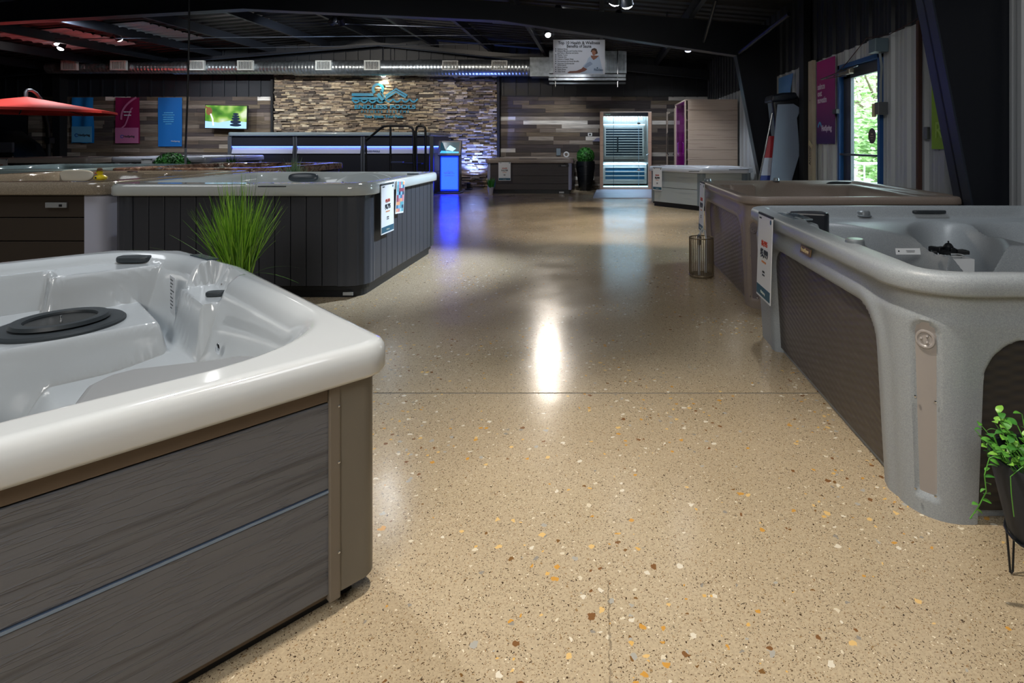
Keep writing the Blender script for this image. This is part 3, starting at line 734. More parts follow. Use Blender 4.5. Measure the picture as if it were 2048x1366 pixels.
# rotomolded body with recessed panels (perimeter x height grid)
def molded_tub(name, label, loc, pts, rad, zt, lip, shell_m, body_m, panel_ms, hf, openings, channels, taper=.07, z0=.0, step=.012, rings=60):
    """openings: {edge: (s0, s1, ztop)} measured from the corner; channels: corners that carry a capsule recess"""
    t = thing(name, label, 'hot tub', loc)
    shell(pts, rad, zt, lip, hf, shell_m, t, step=.02, rings=rings, nseg=12, lipw=.05)
    n = len(pts); top = zt-lip+.012; cn = counts(pts, step); nseg = 30
    r0, nn0, info, D, Nn = poly_ring(pts, rad, .03, nseg, cn)
    # arc length per edge for each ring point
    edge_s = np.full(len(r0), -1.0); edge_i = np.full(len(r0), -1); arc_c = np.full(len(r0), 9.0); arc_i = np.full(len(r0), -1)
    k = 0
    for i in range(n):
        R = info[i][2]; turn = info[i][3]
        for j in range(nseg+1): arc_c[k] = (j/nseg-.5)*turn*R; arc_i[k] = i; k += 1
        for j in range(1, cn[i]): k += 1
    P_ = [np.array(p) for p in pts]
    rows = [z0+(top-z0)*j/64 for j in range(65)]
    V = []
    for z in rows:
        u = (top-z)/(top-z0); ins = .03+(taper-.03)*u+.010*math.sin(min(1, u*7)*PI)
        r, nn, _, _, _ = poly_ring(pts, rad, ins, nseg, cn); disp = np.zeros(len(r))
        for e, (s0, s1, zo) in openings.items():
            along = (r-P_[e]) @ D[e]; perp = np.abs((r-P_[e]) @ Nn[e]-ins)
            hw = (s1-s0)/2; cx = (s0+s1)/2; cr = .14; bottom = z0-.3
            qx = np.abs(along-cx)-(hw-cr); qz = abs(z-(zo+bottom)/2)-((zo-bottom)/2-cr)
            sd = np.hypot(np.maximum(qx, 0), max(qz, 0))+np.minimum(np.maximum(qx, qz), 0)-cr
            disp = np.maximum(disp, .045*ss(.004, -.016, sd)*(perp < .02))
            # soft raised arch around the opening
            disp = disp+.010*np.exp(-((sd-.05)/.03)**2)*(perp < .05)*-1
        for ci in channels:
            m_ = arc_i == ci; cz0, cz1, hwid = .07, .66, .042
            qz = np.maximum(0, max(z-(cz1-hwid), (cz0+.0)-z)); sd = np.hypot(np.abs(arc_c), qz)-hwid if z > cz1-hwid else np.maximum(np.abs(arc_c)-hwid, cz0-z)
            disp = np.where(m_, np.maximum(disp, .016*ss(.004, -.006, sd)), disp)
        r = r-nn*disp[:, None]; V.append(np.column_stack([r, np.full(len(r), z)]))
    Nn_ = len(V[0]); Fs = []
    for j in range(len(rows)-1):
        for i in range(Nn_): l = (i+1) % Nn_; Fs.append((j*Nn_+i, j*Nn_+l, (j+1)*Nn_+l, (j+1)*Nn_+i))
    me = bpy.data.meshes.new('molded_body'); me.from_pydata(np.vstack(V).tolist(), [], Fs); me.update()
    link('molded_body', me, body_m, t, smooth=True, sharp=55)
    inn = poly_ring(pts, rad, taper+.07, 8, [2]*n)[0]
    ring_wall([tuple(p) for p in inn], 0.0, top-.1).build('inner_frame', BLK, t)
    for e, (s0, s1, zo) in openings.items():             # panel slightly inside the recess
        a = P_[e]; d = D[e]; q = Nn[e]; V = []; K = 12
        for j in range(K+1):
            z = .03+(zo+.01-.03)*j/K; u = (top-z)/(top-z0); ins = .03+(taper-.03)*u+.010*math.sin(min(1, u*7)*PI)+.030
            for s in (s0-.012, s1+.012): p = a+d*s+q*ins; V.append((p[0], p[1], z))
        # as a board in its own frame so the texture runs along it
        ang = math.atan2(d[1], d[0]); M_ = Matrix.Rotation(-ang, 3, 'Z'); vv = [tuple(M_ @ Vector(v)) for v in V]
        pm = bpy.data.meshes.new('side_panel'); pm.from_pydata(vv, [], [(2*j, 2*j+1, 2*j+3, 2*j+2) for j in range(K)]); pm.update()
        o = link('side_panel', pm, panel_ms[e % len(panel_ms)], t); o.rotation_euler = (0, 0, ang)
        sol = o.modifiers.new('solid', 'SOLIDIFY'); sol.thickness = .008; sol.offset = -1
    for ci in channels:                                   # translucent light strip with its round emblem
        s, e_, R, turn = info[ci]; v = -Nn[ci-1]; a = turn/2
        w_ = np.array((v[0]*math.cos(a)-v[1]*math.sin(a), v[0]*math.sin(a)+v[1]*math.cos(a)))
        ang = math.atan2(w_[1], w_[0])
        V = []; Fs = []; K = 30
        hh = [(.07, .042)]+[(.07+(.618-.07)*j/20, .042) for j in range(1, 21)]+[(.618+.042*math.sin(q_*PI/2/8), .042*math.cos(q_*PI/2/8)) for q_ in range(1, 9)]
        for z, hw in hh:
            u = (top-z)/(top-z0); ins = .03+(taper-.03)*u+.010*math.sin(min(1, u*7)*PI)
            _, _, inf2, _, N2 = poly_ring(pts, rad, ins, 4, [2]*n); s2, e2, R2, tn = inf2[ci]; c2 = s2+N2[ci-1]*R2
            for j in range(7):
                th = ang+(j/3-1)*max(hw, .001)*.985/R2; V.append((c2[0]+math.cos(th)*(R2-.0125), c2[1]+math.sin(th)*(R2-.0125), z))
        for j in range(len(hh)-1):
            for i in range(6): Fs.append((j*7+i, j*7+i+1, (j+1)*7+i+1, (j+1)*7+i))
        me = bpy.data.meshes.new('light_strip'); me.from_pydata(V, [], Fs); me.update()
        ls = link('light_strip', me, STRIPM[label[:4]], t, smooth=True)
        z = .600; u = (top-z)/(top-z0); ins = .03+(taper-.03)*u
        _, _, inf2, _, N2 = poly_ring(pts, rad, ins, 4, [2]*n); s2, e2, R2, tn = inf2[ci]; c2 = s2+N2[ci-1]*R2
        M_ = Matrix.Translation((c2[0]+math.cos(ang)*(R2-.013), c2[1]+math.sin(ang)*(R2-.013), z)) @ Matrix.Rotation(ang, 4, 'Z') @ Matrix.Rotation(PI/2, 4, 'Y')
        em = MB().lathe([(.0, .002), (.020, .002), (.024, .006), (.029, .006), (.032, 0)], 28, M=M_)
        for k_ in range(3):
            aa = k_*2*PI/3+.5; em.lathe([(0, .009), (.004, .007), (.005, .001)], 8, (.012*math.cos(aa), .012*math.sin(aa), 0), M=M_)
        em.build('round_emblem', STRIPM[label[:4]], ls, smooth=True)
        for zz in (.40, .09):
            for sg in (-1, 1):
                th = ang+sg*.032/R2; MB().lathe([(0, .004), (.004, .003), (.005, 0)], 10, M=Matrix.Translation((c2[0]+math.cos(th)*(R2-.012), c2[1]+math.sin(th)*(R2-.012)-.0, zz)) @ Matrix.Rotation(th, 4, 'Z') @ Matrix.Rotation(PI/2, 4, 'Y')).build('screw', CHROME, ls, smooth=True)
    return t

# ------------------------------------------------------------------ white octagonal tub, nearest (its corner points at the aisle)
WHITE = mat('white_acrylic', 'bdc2c5', .10, coat=.6, spec=.5)
N1R = math.atan2(.732, .681); N1L = Vector((-.575, 1.60, 0))
def to_local(v, loc, rz): return Matrix.Rotation(-rz, 3, 'Z') @ (Vector(v)-Vector(loc))
n1p = [(0, 0), (0, 1.42), (-.09, 2.07), (-.33, 2.34), (-2.0, 2.34), (-2.2, 2.14), (-2.2, .2), (-2.0, 0)]
n1r = [.08, .20, .10, .10, .10, .10, .10, .10]
ZN = .700
fN = basin(n1p, [.050, .050, .07, .09, .1, .1, .1, .115], cut=[(-.7071, .7071, .27)])
def n1hf(x, y):
    d = fN(x, y)
    seat = .385-.05*ss(.1, .5, -x)*ss(.1, .5, y)
    z = ZN-.030*ss(0, .05, d)-(ZN-.03-seat)*ss(.03, .15, d)
    dw = smin(smin(-x-.62, y-.62, .15), smin(1.62+x, 1.75-y, .15), .15)             # foot well
    z = z-(seat-.16)*ss(0, .14, dw)
    # flared rim at the far chamfered corner and its two ledges
    def blk(cx, cy, hx, hy, k=.05, soft=.05):
        return ss(soft, 0, np.maximum(np.abs(x-cx)-hx, np.abs(y-cy)-hy))
    plat = .495*blk(-.62, 1.80, .32, .30, soft=.10)
    z = smax(z, plat, .03)
    led1 = .655*blk(-.33, 2.12, .26, .15, soft=.07); z = np.where(d > 0, np.maximum(z, led1), z)
    m2 = ss(.022, 0, np.maximum(np.abs(x+.132)-.062, np.abs(y-1.43)-.19)); low = z < .595; z = np.where(low, z*(1-m2)+.595*m2, z*(1-m2)+.595*m2)
    back = .655*blk(-1.4, 2.24, .9, .06, soft=.04); z = np.where(d > 0, np.maximum(z, back), z)
    # saddle shaped bench dividing the seats
    z = smax(z, .44*blk(-1.05, .85, .12, .55, soft=.16), .06)
    return z
GB = grain_board_mat('grey_woodgrain_board', '3f4044', '5e6065', sx=.8, sz=26, bump=1.0)
TAUPE = mat('taupe_trim', '6f675c', .45, var=.06); TAUPE_D = mat('brown_filler_trim', '5a4d40', .5); TAUPE_P = mat('taupe_corner_panel', '6b665c', .36)  # the filler trim is a darker brown of its own
n1 = skirted('hot_tub', 'white octagonal hot tub with grey woodgrain skirt and taupe corner, showing largest', N1L, N1R, n1p, n1r, ZN, .088, WHITE, n1hf, GB, TAUPE_P, 'h',
             skirt=.035, z0=.05, post=.075, step=.016, rings=150, splits=[.05, .33, .566], filler=TAUPE_D)
# trim pilasters flanking the corner
a_, b_, d_, nn_ = edge_frame(n1p, n1r, .035, 7)      # face towards the aisle (ends at corner 0)
L6 = float(np.linalg.norm(b_-a_))
board_mesh(a_, d_, nn_, L6-.090, L6-.060, .035, .612, .004, .03, TAUPE, n1, name='corner_trim')
board_mesh(a_, d_, nn_, .1, L6-.088, .566, .616, -.003, .02, TAUPE_D, n1, name='filler_strip')
for zz in (.16, .40, .55): MB().lathe([(0, .004), (.003, .003), (.004, 0)], 8, M=Matrix.Translation(tuple(a_+d_*(L6-.066)-nn_*.004)+(zz,)) @ Matrix.Rotation(PI/2, 4, 'X')).build('screw', CHROME, n1)
LEDGE = mat('anodised_channel', '7d93b4', .3, metal=.7)
board_mesh(a_, d_, nn_, .08, L6-.090, .326, .333, -.001, .02, LEDGE, n1, name='joint_channel', bevel=0)
def n1_at(px, py, Z): return to_local(onz(px, py, Z), N1L, N1R)
DK = mat('dark_grey_rubber', '30363a', .5)
p = n1_at(122, 648, .505)
MB().lathe([(.125, -.02), (.125, .006), (.132, .012), (.20, .012), (.208, .004), (.208, -.01)], 44, (p.x, p.y, .50)).build('filter_ring', DK, n1, smooth=True)
MB().lathe([(.112, .012), (.116, .026), (.128, .030), (.150, .028), (.156, .014)], 44, (p.x, p.y, .505)).build('filter_lid', DK, n1, smooth=True)
MB().lathe([(0, .006), (.10, .006), (.112, .016)], 36, (p.x, p.y, .507)).build('filter_cup', mat('filter_black', '0c0e10', .25), n1, smooth=True)
MB().lathe([(0, .03), (.004, .03), (.005, 0)], 8, (p.x, p.y, .51)).build('filter_pin', CHROME, n1)
def cap(px, py, Z, L_, W_, Hh, ang, m, name, par, loc, rz, tilt=0):
    q = to_local(onz(px, py, Z), loc, rz); mb = MB(); n = 28
    out = []
    for k in range(n): a = 2*PI*k/n; c, s = math.cos(a), math.sin(a); out.append((math.copysign(abs(c)**.55, c)*L_/2, math.copysign(abs(s)**.7, s)*W_/2))
    o = mb.prism(out, 0, Hh).build(name, m, par, bevel=min(Hh*.35, .012), seg=3); o.location = (q.x, q.y, Z); o.rotation_euler = (tilt, 0, ang-rz)
    return o
cap(270, 524, .658, .16, .075, .032, .05, DK, 'ledge_cap', n1, N1L, N1R)
kn = cap(467, 588, .597, .075, .045, .022, .15, DK, 'diverter_knob', n1, N1L, N1R); kn.location = (-.118, 1.36, .594)
ctl = box('control_panel', mat('control_gloss', '3a464f', .15, coat=.5), n1, -.026, .026, -.10, .10, 0, .006, bevel=.003); ctl.location = (-.075, 1.76, .698); ctl.rotation_euler = (0, math.radians(4), math.radians(8))
# grey head-rest band inset along the near inner wall
hbo = MB().prism([(-.26, .10), (-.27, .27), (-.30, .305), (-.36, .325), (-.52, .405), (-.57, .40), (-.62, .35), (-.66, .22), (-.66, .10)], 0, .035).build('headrest', mat('grey_headrest', '74787c', .38), n1, bevel=.014, seg=3)
hbo.location = (0, 0, .625)
jw = n1_at(547, 668, .48); MB().lathe([(0, .004), (.012, .006), (.020, .003), (.022, 0)], 20, M=Matrix.Translation((-.19, jw.y, .47)) @ Matrix.Rotation(-PI/2, 4, 'Y')).build('jet', CHROME, n1, smooth=True)
st = MB().plate([(0, 0), (.10, 0), (.10, .17), (0, .17)], 0, .001).build('warning_label', mat('label_grey', 'c9cdd2', .5), n1); st.location = (-.215, 1.72, .475); st.rotation_euler = (math.radians(0), 0, PI/2+.05)
st.rotation_euler = (0, 0, -PI/2)
for k in range(9): l = box('text_line', INK, st, .012, .012+(.03 if k % 3 else .05)+.02*(k % 2), -.0012, -.0002, .15-k*.016, .154-k*.016)
MB()

# ------------------------------------------------------------------ slatted grey tub beyond the green grass
SHG = mat('pale_grey_acrylic', 'b3b8b6', .10, coat=.6, spec=.5)
m1p = rect(2.14, 2.06); ZM = .925; M1L = Vector((-2.925, 5.56, 0))
fM = basin(m1p, [.20, .10, .09, .10])
def m1hf(x, y):
    d = fM(x, y)
    sc = .11*np.exp(-(((x-.30)/.36)**2+((y-.95)/.35)**2))+.09*np.exp(-(((x+.42)/.30)**2+((y-.95)/.35)**2))
    d = d+sc*.9-.02
    z = ZM-.02*ss(0, .05, d)-(ZM-.46)*ss(.02, .24, d); z = z-.3*ss(.5, .62, d)
    return z
SLAT = mat('charcoal_slat', '383a40', .42, var=.10, vscale=2, bump=.12, bscale=30, bstretch=(1, 1, .05))
POSTG = mat('charcoal_ribbed_post', '3d4047', .35)
m1 = skirted('hot_tub', 'grey rimmed hot tub clad in dark upright slats with ribbed corners', M1L, 0, m1p, [.17, .20, .16, .16], ZM, .095, SHG, m1hf, SLAT, POSTG, 'v', skirt=.04, z0=.10, post=.06, rib=.006, step=.04, rings=60, nb=.128)
def disc_y(mb, pts3): pass
# seat-back plate with two screws, pillow, knobs, grille
def arch(mb, cx, z0, rx, rz_, y0, y1, n=20):
    pl = [(cx+rx*math.cos(PI*k/n), z0+rz_*math.sin(PI*k/n)) for k in range(n+1)]; return mb.plate(pl, y0, y1)
LT = M1L
sb_ = arch(MB(), .30, 0, .36, .165, .0, .02).build('seat_back_plate', SHG, m1, bevel=.006); sb_.location = (0, .79, .770); sb_.rotation_euler = (-.35, 0, 0)
arch(MB(), .30, .04, .17, .10, -.008, 0).build('back_pad', mat('pale_pad', 'a4aaa9', .3), sb_, bevel=.003)
for sx in (-.26, .26): MB().lathe([(0, .006), (.008, .005), (.012, 0)], 12, M=Matrix.Translation((.30+sx, 0, .045)) @ Matrix.Rotation(PI/2, 4, 'X')).build('screw', CHAR, sb_, smooth=True)
def pillow(par, x, y, z, L_, Hh, m, rx=-.3, rz=0, name='pillow', th=.05):
    mb = MB(); n = 22; R = 10; vs = []; fs = []
    for j in range(R+1):
        ph = -PI/2+PI*j/R; 
        for k in range(n):
            a = 2*PI*k/n; c, s = math.cos(a), math.sin(a)
            vs.append((math.copysign(abs(c)**.6, c)*L_/2*math.cos(ph)**.5, th/2*math.sin(ph), math.copysign(abs(s)**.8, s)*Hh/2*math.cos(ph)**.5))
    for j in range(R):
        for k in range(n): l = (k+1) % n; fs.append((j*n+k, j*n+l, (j+1)*n+l, (j+1)*n+k))
    mb.add(vs, fs); o = mb.build(name, m, par, smooth=True, sharp=80); o.location = (x, y, z); o.rotation_euler = (rx, 0, rz); return o
pillow(m1, -.42, .84, .868, .34, .105, mat('charcoal_pillow', '3c4349', .3))
cap(434, 352, .905, .07, .05, .012, 0, BLK, 'air_knob', m1, LT, 0); 
gz = cap(348, 367, .90, .17, .04, .008, .12, CHAR, 'jet_grille', m1, LT, 0)
cap(544, 374, .925, .21, .035, .008, 0, CHAR, 'control_panel', m1, LT, 0)
cap(826, 349, .925, .12, .06, .012, .5, CHAR, 'diverter_knob', m1, LT, 0)
box('serial_plate', mat('steel_plate', 'a9adb0', .4, metal=.5), m1, .86, .94, -1.003, -.997, .03, .055)

# ------------------------------------------------------------------ sand coloured tub
SAND = speckle_mat('sand_acrylic', '8d8272', ['a89c8a', '756b5d', '9b907f'], rough=.14, scale=260, amount=.5, coat=.6)
BRN = mat('brown_cabinet_board', '3a332d', .42, bump=.05, bscale=8, bstretch=(1, 1, 6)); GPOST = mat('pale_grey_post', 'b6b9ca', .4)
l2p = rect(2.3, 2.1); L2L = Vector((-5.32, 5.82, 0)); l2hf = std_hf(l2p, .925, ins=.13)
l2 = skirted('hot_tub', 'sand coloured hot tub with brown drawer-like skirt and pale corner post', L2L, 0, l2p, [.14, .14, .16, .16], .925, .11, SAND, l2hf, BRN, GPOST, 'h', skirt=.05, z0=.08, post=.07, splits=[.08, .42, .62, .815], rings=50)
pillow(l2, -.80, .80, .875, .42, .14, mat('cream_pillow', 'cfcabb', .4), name='cream_pillow')
box('moulded_shelf', SAND, l2, px2x(95, 6.5)-L2L.x-.1, px2x(95, 6.5)-L2L.x+.14, .80, .98, .80, .90, bevel=.03)
box('moulded_shelf', SAND, l2, -.02, .28, .78, .98, .80, .905, bevel=.03)
cap(265, 346, .93, .10, .06, .02, 0, CHROME, 'diverter_knob', l2, L2L, 0)
MB().box(-.18, .18, -.02, .02, 0, .045).build('jet_grille', CHAR, l2, bevel=.008).location = (.62, .93, .875)
hb_ = box('skirt_handle', mat('steel_plate', 'a9adb0'), l2, .62, .80, -1.015, -1.003, .705, .75, bevel=.003); box('lock_dot', BLK, hb_, .74, .765, -1.02, -1.014, .715, .735, bevel=.002)

# ------------------------------------------------------------------ teal tub, marbled tub, white tubs along the far wall
TEALA = mat('pale_teal_acrylic', '88999a', .10, coat=.7)
l3p = rect(2.1, 2.15)
l3 = skirted('hot_tub', 'pale teal hot tub behind the sand coloured one', (-7.62, 8.03, 0), 0, l3p, [.14]*4, .93, .10, TEALA, std_hf(l3p, .93, ins=.14), BRN, GPOST, 'h', skirt=.05, z0=.08, post=.07, splits=[.08, .45, .82], rings=34)
def marble():
    m, nt, b = nodes('brown_marbled_acrylic'); L = nt.links.new; tc = nt.nodes.new('ShaderNodeTexCoord')
    n = N(nt, 'ShaderNodeTexNoise'); n.inputs['Scale'].default_value = 3.2; n.inputs['Detail'].default_value = 7; n.inputs['Distortion'].default_value = 2.2; L(tc.outputs['Object'], n.inputs['Vector'])
    r = ramp(nt, [(.3, '3c2c27'), (.45, '8a6a58'), (.52, 'a98c78'), (.6, '5a4238'), (.75, 'b79f8c')]); L(n.outputs[0], r.inputs[0]); L(r.outputs[0], b.inputs['Base Color'])
    b.inputs['Roughness'].default_value = .14; b.inputs['Coat Weight'].default_value = .5; return m
MARB = marble()
l4p = [(-1.05, -1.1), (.85, -1.1), (1.05, -.85), (1.05, 1.0), (.85, 1.15), (-1.05, 1.15)]
l4 = skirted('hot_tub', 'brown marbled hot tub behind the slatted one', (-5.30, 8.4, 0), 0, l4p, [.14, .1, .1, .1, .1, .14], .935, .10, MARB, std_hf(l4p, .935, ins=.14), BRN, BRN, 'h', skirt=.05, z0=.08, post=.05, splits=[.08, .45, .82], rings=34)
for (px, py, c, nm) in ((444, 335, CHROME, 'jet'), (500, 330, CHAR, 'jet_grille'), (318, 338, CHROME, 'jet')):
    cap(px, py, .94, .14 if c is CHAR else .08, .05, .012, 0, c, nm, l4, (-5.30, 8.4, 0), 0)
WSH = mat('cool_white_acrylic', 'b9bdc9', .14, coat=.5); WSH2 = mat('warm_white_acrylic', 'b7b1ac', .14, coat=.5)
DGB = mat('dark_board', '2c2c30', .5); LAV = mat('pale_metal_post', '9aa0b8', .35)
l5p = rect(2.2, 1.7)
l5 = skirted('hot_tub', 'off-white hot tub under the red umbrella', (-12.25, 13.2, 0), 0, l5p, [.10]*4, .94, .12, WSH2, std_hf(l5p, .94, ins=.14), DGB, LAV, 'h', skirt=.05, z0=.08, post=.06, splits=[.08, .4, .73], rings=26)
cap(150, 314, .942, .55, .16, .012, .0, CHAR, 'control_panel', l5, (-12.25, 13.2, 0), 0)
l6p = rect(2.0, 2.0)
l6 = skirted('hot_tub', 'cool white hot tub between the boxwood ball and the swim spa', (-8.88, 12.4, 0), 0, l6p, [.12]*4, .98, .11, WSH, std_hf(l6p, .98, ins=.14), DGB, GPOST, 'h', skirt=.05, z0=.08, post=.06, splits=[.08, .4, .76], rings=26)
cap(388, 312, .982, .35, .10, .012, .0, CHAR, 'control_panel', l6, (-8.88, 12.4, 0), 0)
fp = rect(2.20, 1.62); FL_ = Vector((-1.755, 14.86, 0))
FSH = mat('taupe_white_acrylic', '8f857c', .2, coat=.4)
WARMB = grain_board_mat('umber_board', '352f30', '403a3a', sx=.8, sz=22, bump=.4)
ft = skirted('hot_tub', 'brown boarded hot tub before the reclaimed wood wall beside the tall planter', FL_, 0, fp, [.10]*4, .88, .12, FSH, std_hf(fp, .88, ins=.12), WARMB, LAV, 'h', skirt=.05, z0=.10, post=.03, splits=[.10, .25, .45, .75], rings=26)
cap(1056, 318, .882, .42, .09, .012, 0, CHAR, 'control_panel', ft, FL_, 0)
MB().tube([(.86+.06*math.cos(a*PI/8), .2, .955+.06*math.sin(a*PI/8)) for a in range(16)], .022, 8, closed=True).build('pillow_ring', mat('white_ring', 'c9ccd0', .4), ft, smooth=True)
box('nameplate', BLK, ft, .72, .98, -.785, -.775, .675, .725, bevel=.004); text('Endless', .045, (.86, -.787, .686), FRONT, mat('plate_white', 'c9ccd0', .5), ft, sx=.9)
box('serial_plate', mat('steel_plate', 'a9adb0'), ft, .74, .86, -.775, -.765, .015, .055)
# pale grey tub by the saunas (five-sided front)
r3c = Vector((1.95, 11.25, 0))
r3p = [(p[0]-r3c.x, p[1]-r3c.y) for p in ((.98, 11.42), (1.84, 10.42), (2.74, 10.45), (2.93, 10.85), (2.70, 11.75), (1.25, 12.0))]
R3S = mat('white_blue_acrylic', 'c6cedb', .15, coat=.5); PALEB = grain_board_mat('pale_grey_board', '8e979b', 'a0a9ab', sx=.8, sz=22, bump=.5)
PG = mat('slate_post', '6d7a82', .4)
r3 = skirted('hot_tub', 'white angular hot tub with pale grey boards beside the saunas', r3c, 0, r3p, [.08, .12, .10, .08, .08, .08], .80, .10, R3S, std_hf(r3p, .80, ins=.10, seat=.4), PALEB, PG, 'h', skirt=.045, z0=.09, post=.05, splits=[.09, .385, .70], rings=26)
cap(1388, 343, .802, .17, .06, .010, -.2, CHAR, 'control_panel', r3, r3c, 0); cap(1478, 340, .802, .35, .05, .010, .1, CHAR, 'jet_grille', r3, r3c, 0)

# ------------------------------------------------------------------ rotomolded tubs along the ribbed wall
GRAN = speckle_mat('grey_granite_polymer', '939a9f', ['a5abaf', '858b90', '9aa1a6'], rough=.42, scale=420, amount=.5)
TAUM = speckle_mat('taupe_polymer', '8d8077', ['9a8e84', '7d7169', '91857b'], rough=.42, scale=420, amount=.4)
STRIPM = {'grey': mat('frosted_strip', '96918e', .28, coat=.3), 'taup': mat('frosted_strip_taupe', '70686a', .28, coat=.3)}
def weave(name, dark, light, diag=True):
    m, nt, b = nodes(name); L = nt.links.new; tc = nt.nodes.new('ShaderNodeTexCoord'); mp = N(nt, 'ShaderNodeMapping'); L(tc.outputs['Object'], mp.inputs[0])
    wv = N(nt, 'ShaderNodeTexWave'); wv.bands_direction = 'Z'; wv.inputs['Scale'].default_value = 14; wv.inputs['Distortion'].default_value = 0; L(mp.outputs[0], wv.inputs['Vector'])
    # basket weave: neighbouring columns are shifted half a band
    sp = N(nt, 'ShaderNodeSeparateXYZ'); L(mp.outputs[0], sp.inputs[0])
    ph = math_(nt, 'SINE', math_(nt, 'MULTIPLY', sp.outputs[0], 55.0)); z = math_(nt, 'MULTIPLY', sp.outputs[2], 190.0)
    h = math_(nt, 'MULTIPLY', ph, math_(nt, 'SINE', z))
    r = ramp(nt, [(0, dark), (1, light)]); L(math_(nt, 'ADD', math_(nt, 'MULTIPLY', h, .5), .5), r.inputs[0]); L(r.outputs[0], b.inputs['Base Color'])
    bp = N(nt, 'ShaderNodeBump'); bp.inputs['Strength'].default_value = .35; bp.inputs['Distance'].default_value = .004; L(h, bp.inputs['Height']); L(bp.outputs[0], b.inputs['Normal'])
    b.inputs['Roughness'].default_value = .42; return m
WVD = weave('dark_woven_panel', '262525', '333130'); WVT = weave('brown_woven_panel', '665a50', '6b5f55'); WVG = weave('grey_woven_panel', '45403c', '48433f')
R1L = Vector((1.975, 2.81, 0)); r1p = rect(1.99, 2.05)
ZR1 = .835
fR = basin(r1p, [.045, .10, .06, .085])
def ell(x, y, cx, cy, rx, ry, a): c, s = math.cos(a), math.sin(a); u = (x-cx)*c+(y-cy)*s; v = -(x-cx)*s+(y-cy)*c; return (np.sqrt((u/rx)**2+(v/ry)**2+1e-9)-1)*min(rx, ry)
def r1hf(x, y):
    X = x+R1L.x; Y = y+R1L.y; d = fR(x, y)
    z = ZR1-.075*ss(0, .07, d)
    a = ell(X, Y, 1.33, 2.95, .30, .62, 0.12); b = ell(X, Y, 1.90, 3.05, .20, .58, -.42); c = ell(X, Y, 2.50, 2.85, .40, .70, 0); e = ell(X, Y, 1.45, 2.22, .36, .34, 0)
    deep = ss(.02, -.14, a)*.30; deep = np.maximum(deep, ss(.02, -.10, b)*.265); deep = np.maximum(deep, ss(.02, -.18, c)*.34); deep = np.maximum(deep, ss(.02, -.14, e)*.40)
    foot = ell(X, Y, 1.95, 2.35, .50, .36, 0); deep = np.maximum(deep, ss(.02, -.16, foot)*.55)
    shelf = ss(.03, -.03, np.maximum(np.abs(X-1.125)-.075, np.abs(Y-3.22)-.20))
    return z-deep*ss(.02, .10, d)*(1-shelf)+shelf*.055*ss(0, .05, d)
r1 = molded_tub('hot_tub', 'grey speckled rotomolded hot tub with dark side panels and an emblem strip at its corner', R1L, r1p, [.22, .16, .16, .17], ZR1, .072, GRAN, GRAN, [WVD, WVG, WVD, WVG],
                r1hf, {0: (.26, 1.75, .615), 3: (.43, 1.73, .635)}, [0], taper=.075, step=.012, rings=140)
def on(par, loc, px, py, Z, **k): return to_local(onz(px, py, Z), loc, 0)
# pillow wedge, topside control, knobs, grille, badge
q = on(r1, R1L, 1612, 428, .79)
wp = MB().prism([(-.10, -.01), (.10, -.07), (.125, -.04), (.115, .05), (.06, .075), (-.095, .04)], 0, .135).build('pillow', mat('black_pillow', '1b1f26', .35), r1, bevel=.015, seg=3); wp.location = (-.705, .68, .695); wp.rotation_euler = (0, 0, -.1)
cpn = MB().prism([(-.055, -.15), (.055, -.13), (.055, .13), (-.055, .15)], 0, .010).build('control_panel', mat('topside_grey', '7f8c92', .25, coat=.4), r1, bevel=.004); cpn.location = (-.865, .42, .829)
box('display', mat('lcd_display', '4a555c', .15), cpn, -.03, .03, -.06, .06, .010, .013)
for k in range(4): MB().lathe([(0, .003), (.010, .002), (.011, 0)], 12, (.0, -.10+.066*k, .010)).build('button', CHAR, cpn, smooth=True)
def knob(par, x, y, z, r=.035, m=None):
    k_ = MB().lathe([(r*1.15, 0), (r*1.2, .006), (r, .010), (r*.95, .03), (r*.8, .036), (0, .036)], 24).build('diverter_knob', m or mat('brushed_knob', '868d92', .3, metal=.4), par, smooth=True); k_.location = (x, y, z); return k_
q = on(r1, R1L, 1740, 427, .80); knob(r1, q.x, .93, .772, .042)
q = on(r1, R1L, 1693, 487, .83); knob(r1, -.905, q.y, .815, .040)
q = on(r1, R1L, 1851, 421, .80); g = cap(1851, 421, .80, .22, .045, .02, 0, CHAR, 'jet_grille', r1, R1L, 0); g.location = (q.x-.02, .925, .790)
bd = MB().plate([(-.075, -.02), (.065, -.02), (.075, .018), (-.06, .022)], -.006, 0).build('badge', mat('bronze_badge', '7d6848', .35, metal=.7), r1, bevel=.002); bd.rotation_euler = (0, 0, -PI/2); bd.location = (-.967, onz(1605, 498, .73).y-R1L.y-.3, .732)
bd.location = (-.972, 2.76-R1L.y, .728)
text('freeflow', .03, (0, -.008, -.008), FRONT, mat('badge_text', 'c9b98e', .4), bd)
stk = box('warning_label', PAPER, r1, -.06, .06, 0, .002, 0, .03); stk.location = (1.50-R1L.x, 2.76-R1L.y, .71); stk.rotation_euler = (-.25, 0, 0)
wordbars(.012, .017, (.020, .022), .0022, INK, stk, y=-.0003); wordbars(.012, .011, (.018, .020), .0022, INK, stk, y=-.0003); MB().lathe([(0, .0008), (.004, .0008), (.004, 0)], 10, M=Matrix.Translation((-.045, -.0002, .016)) @ Matrix.Rotation(PI/2, 4, 'X')).build('print_mark', INK, stk)

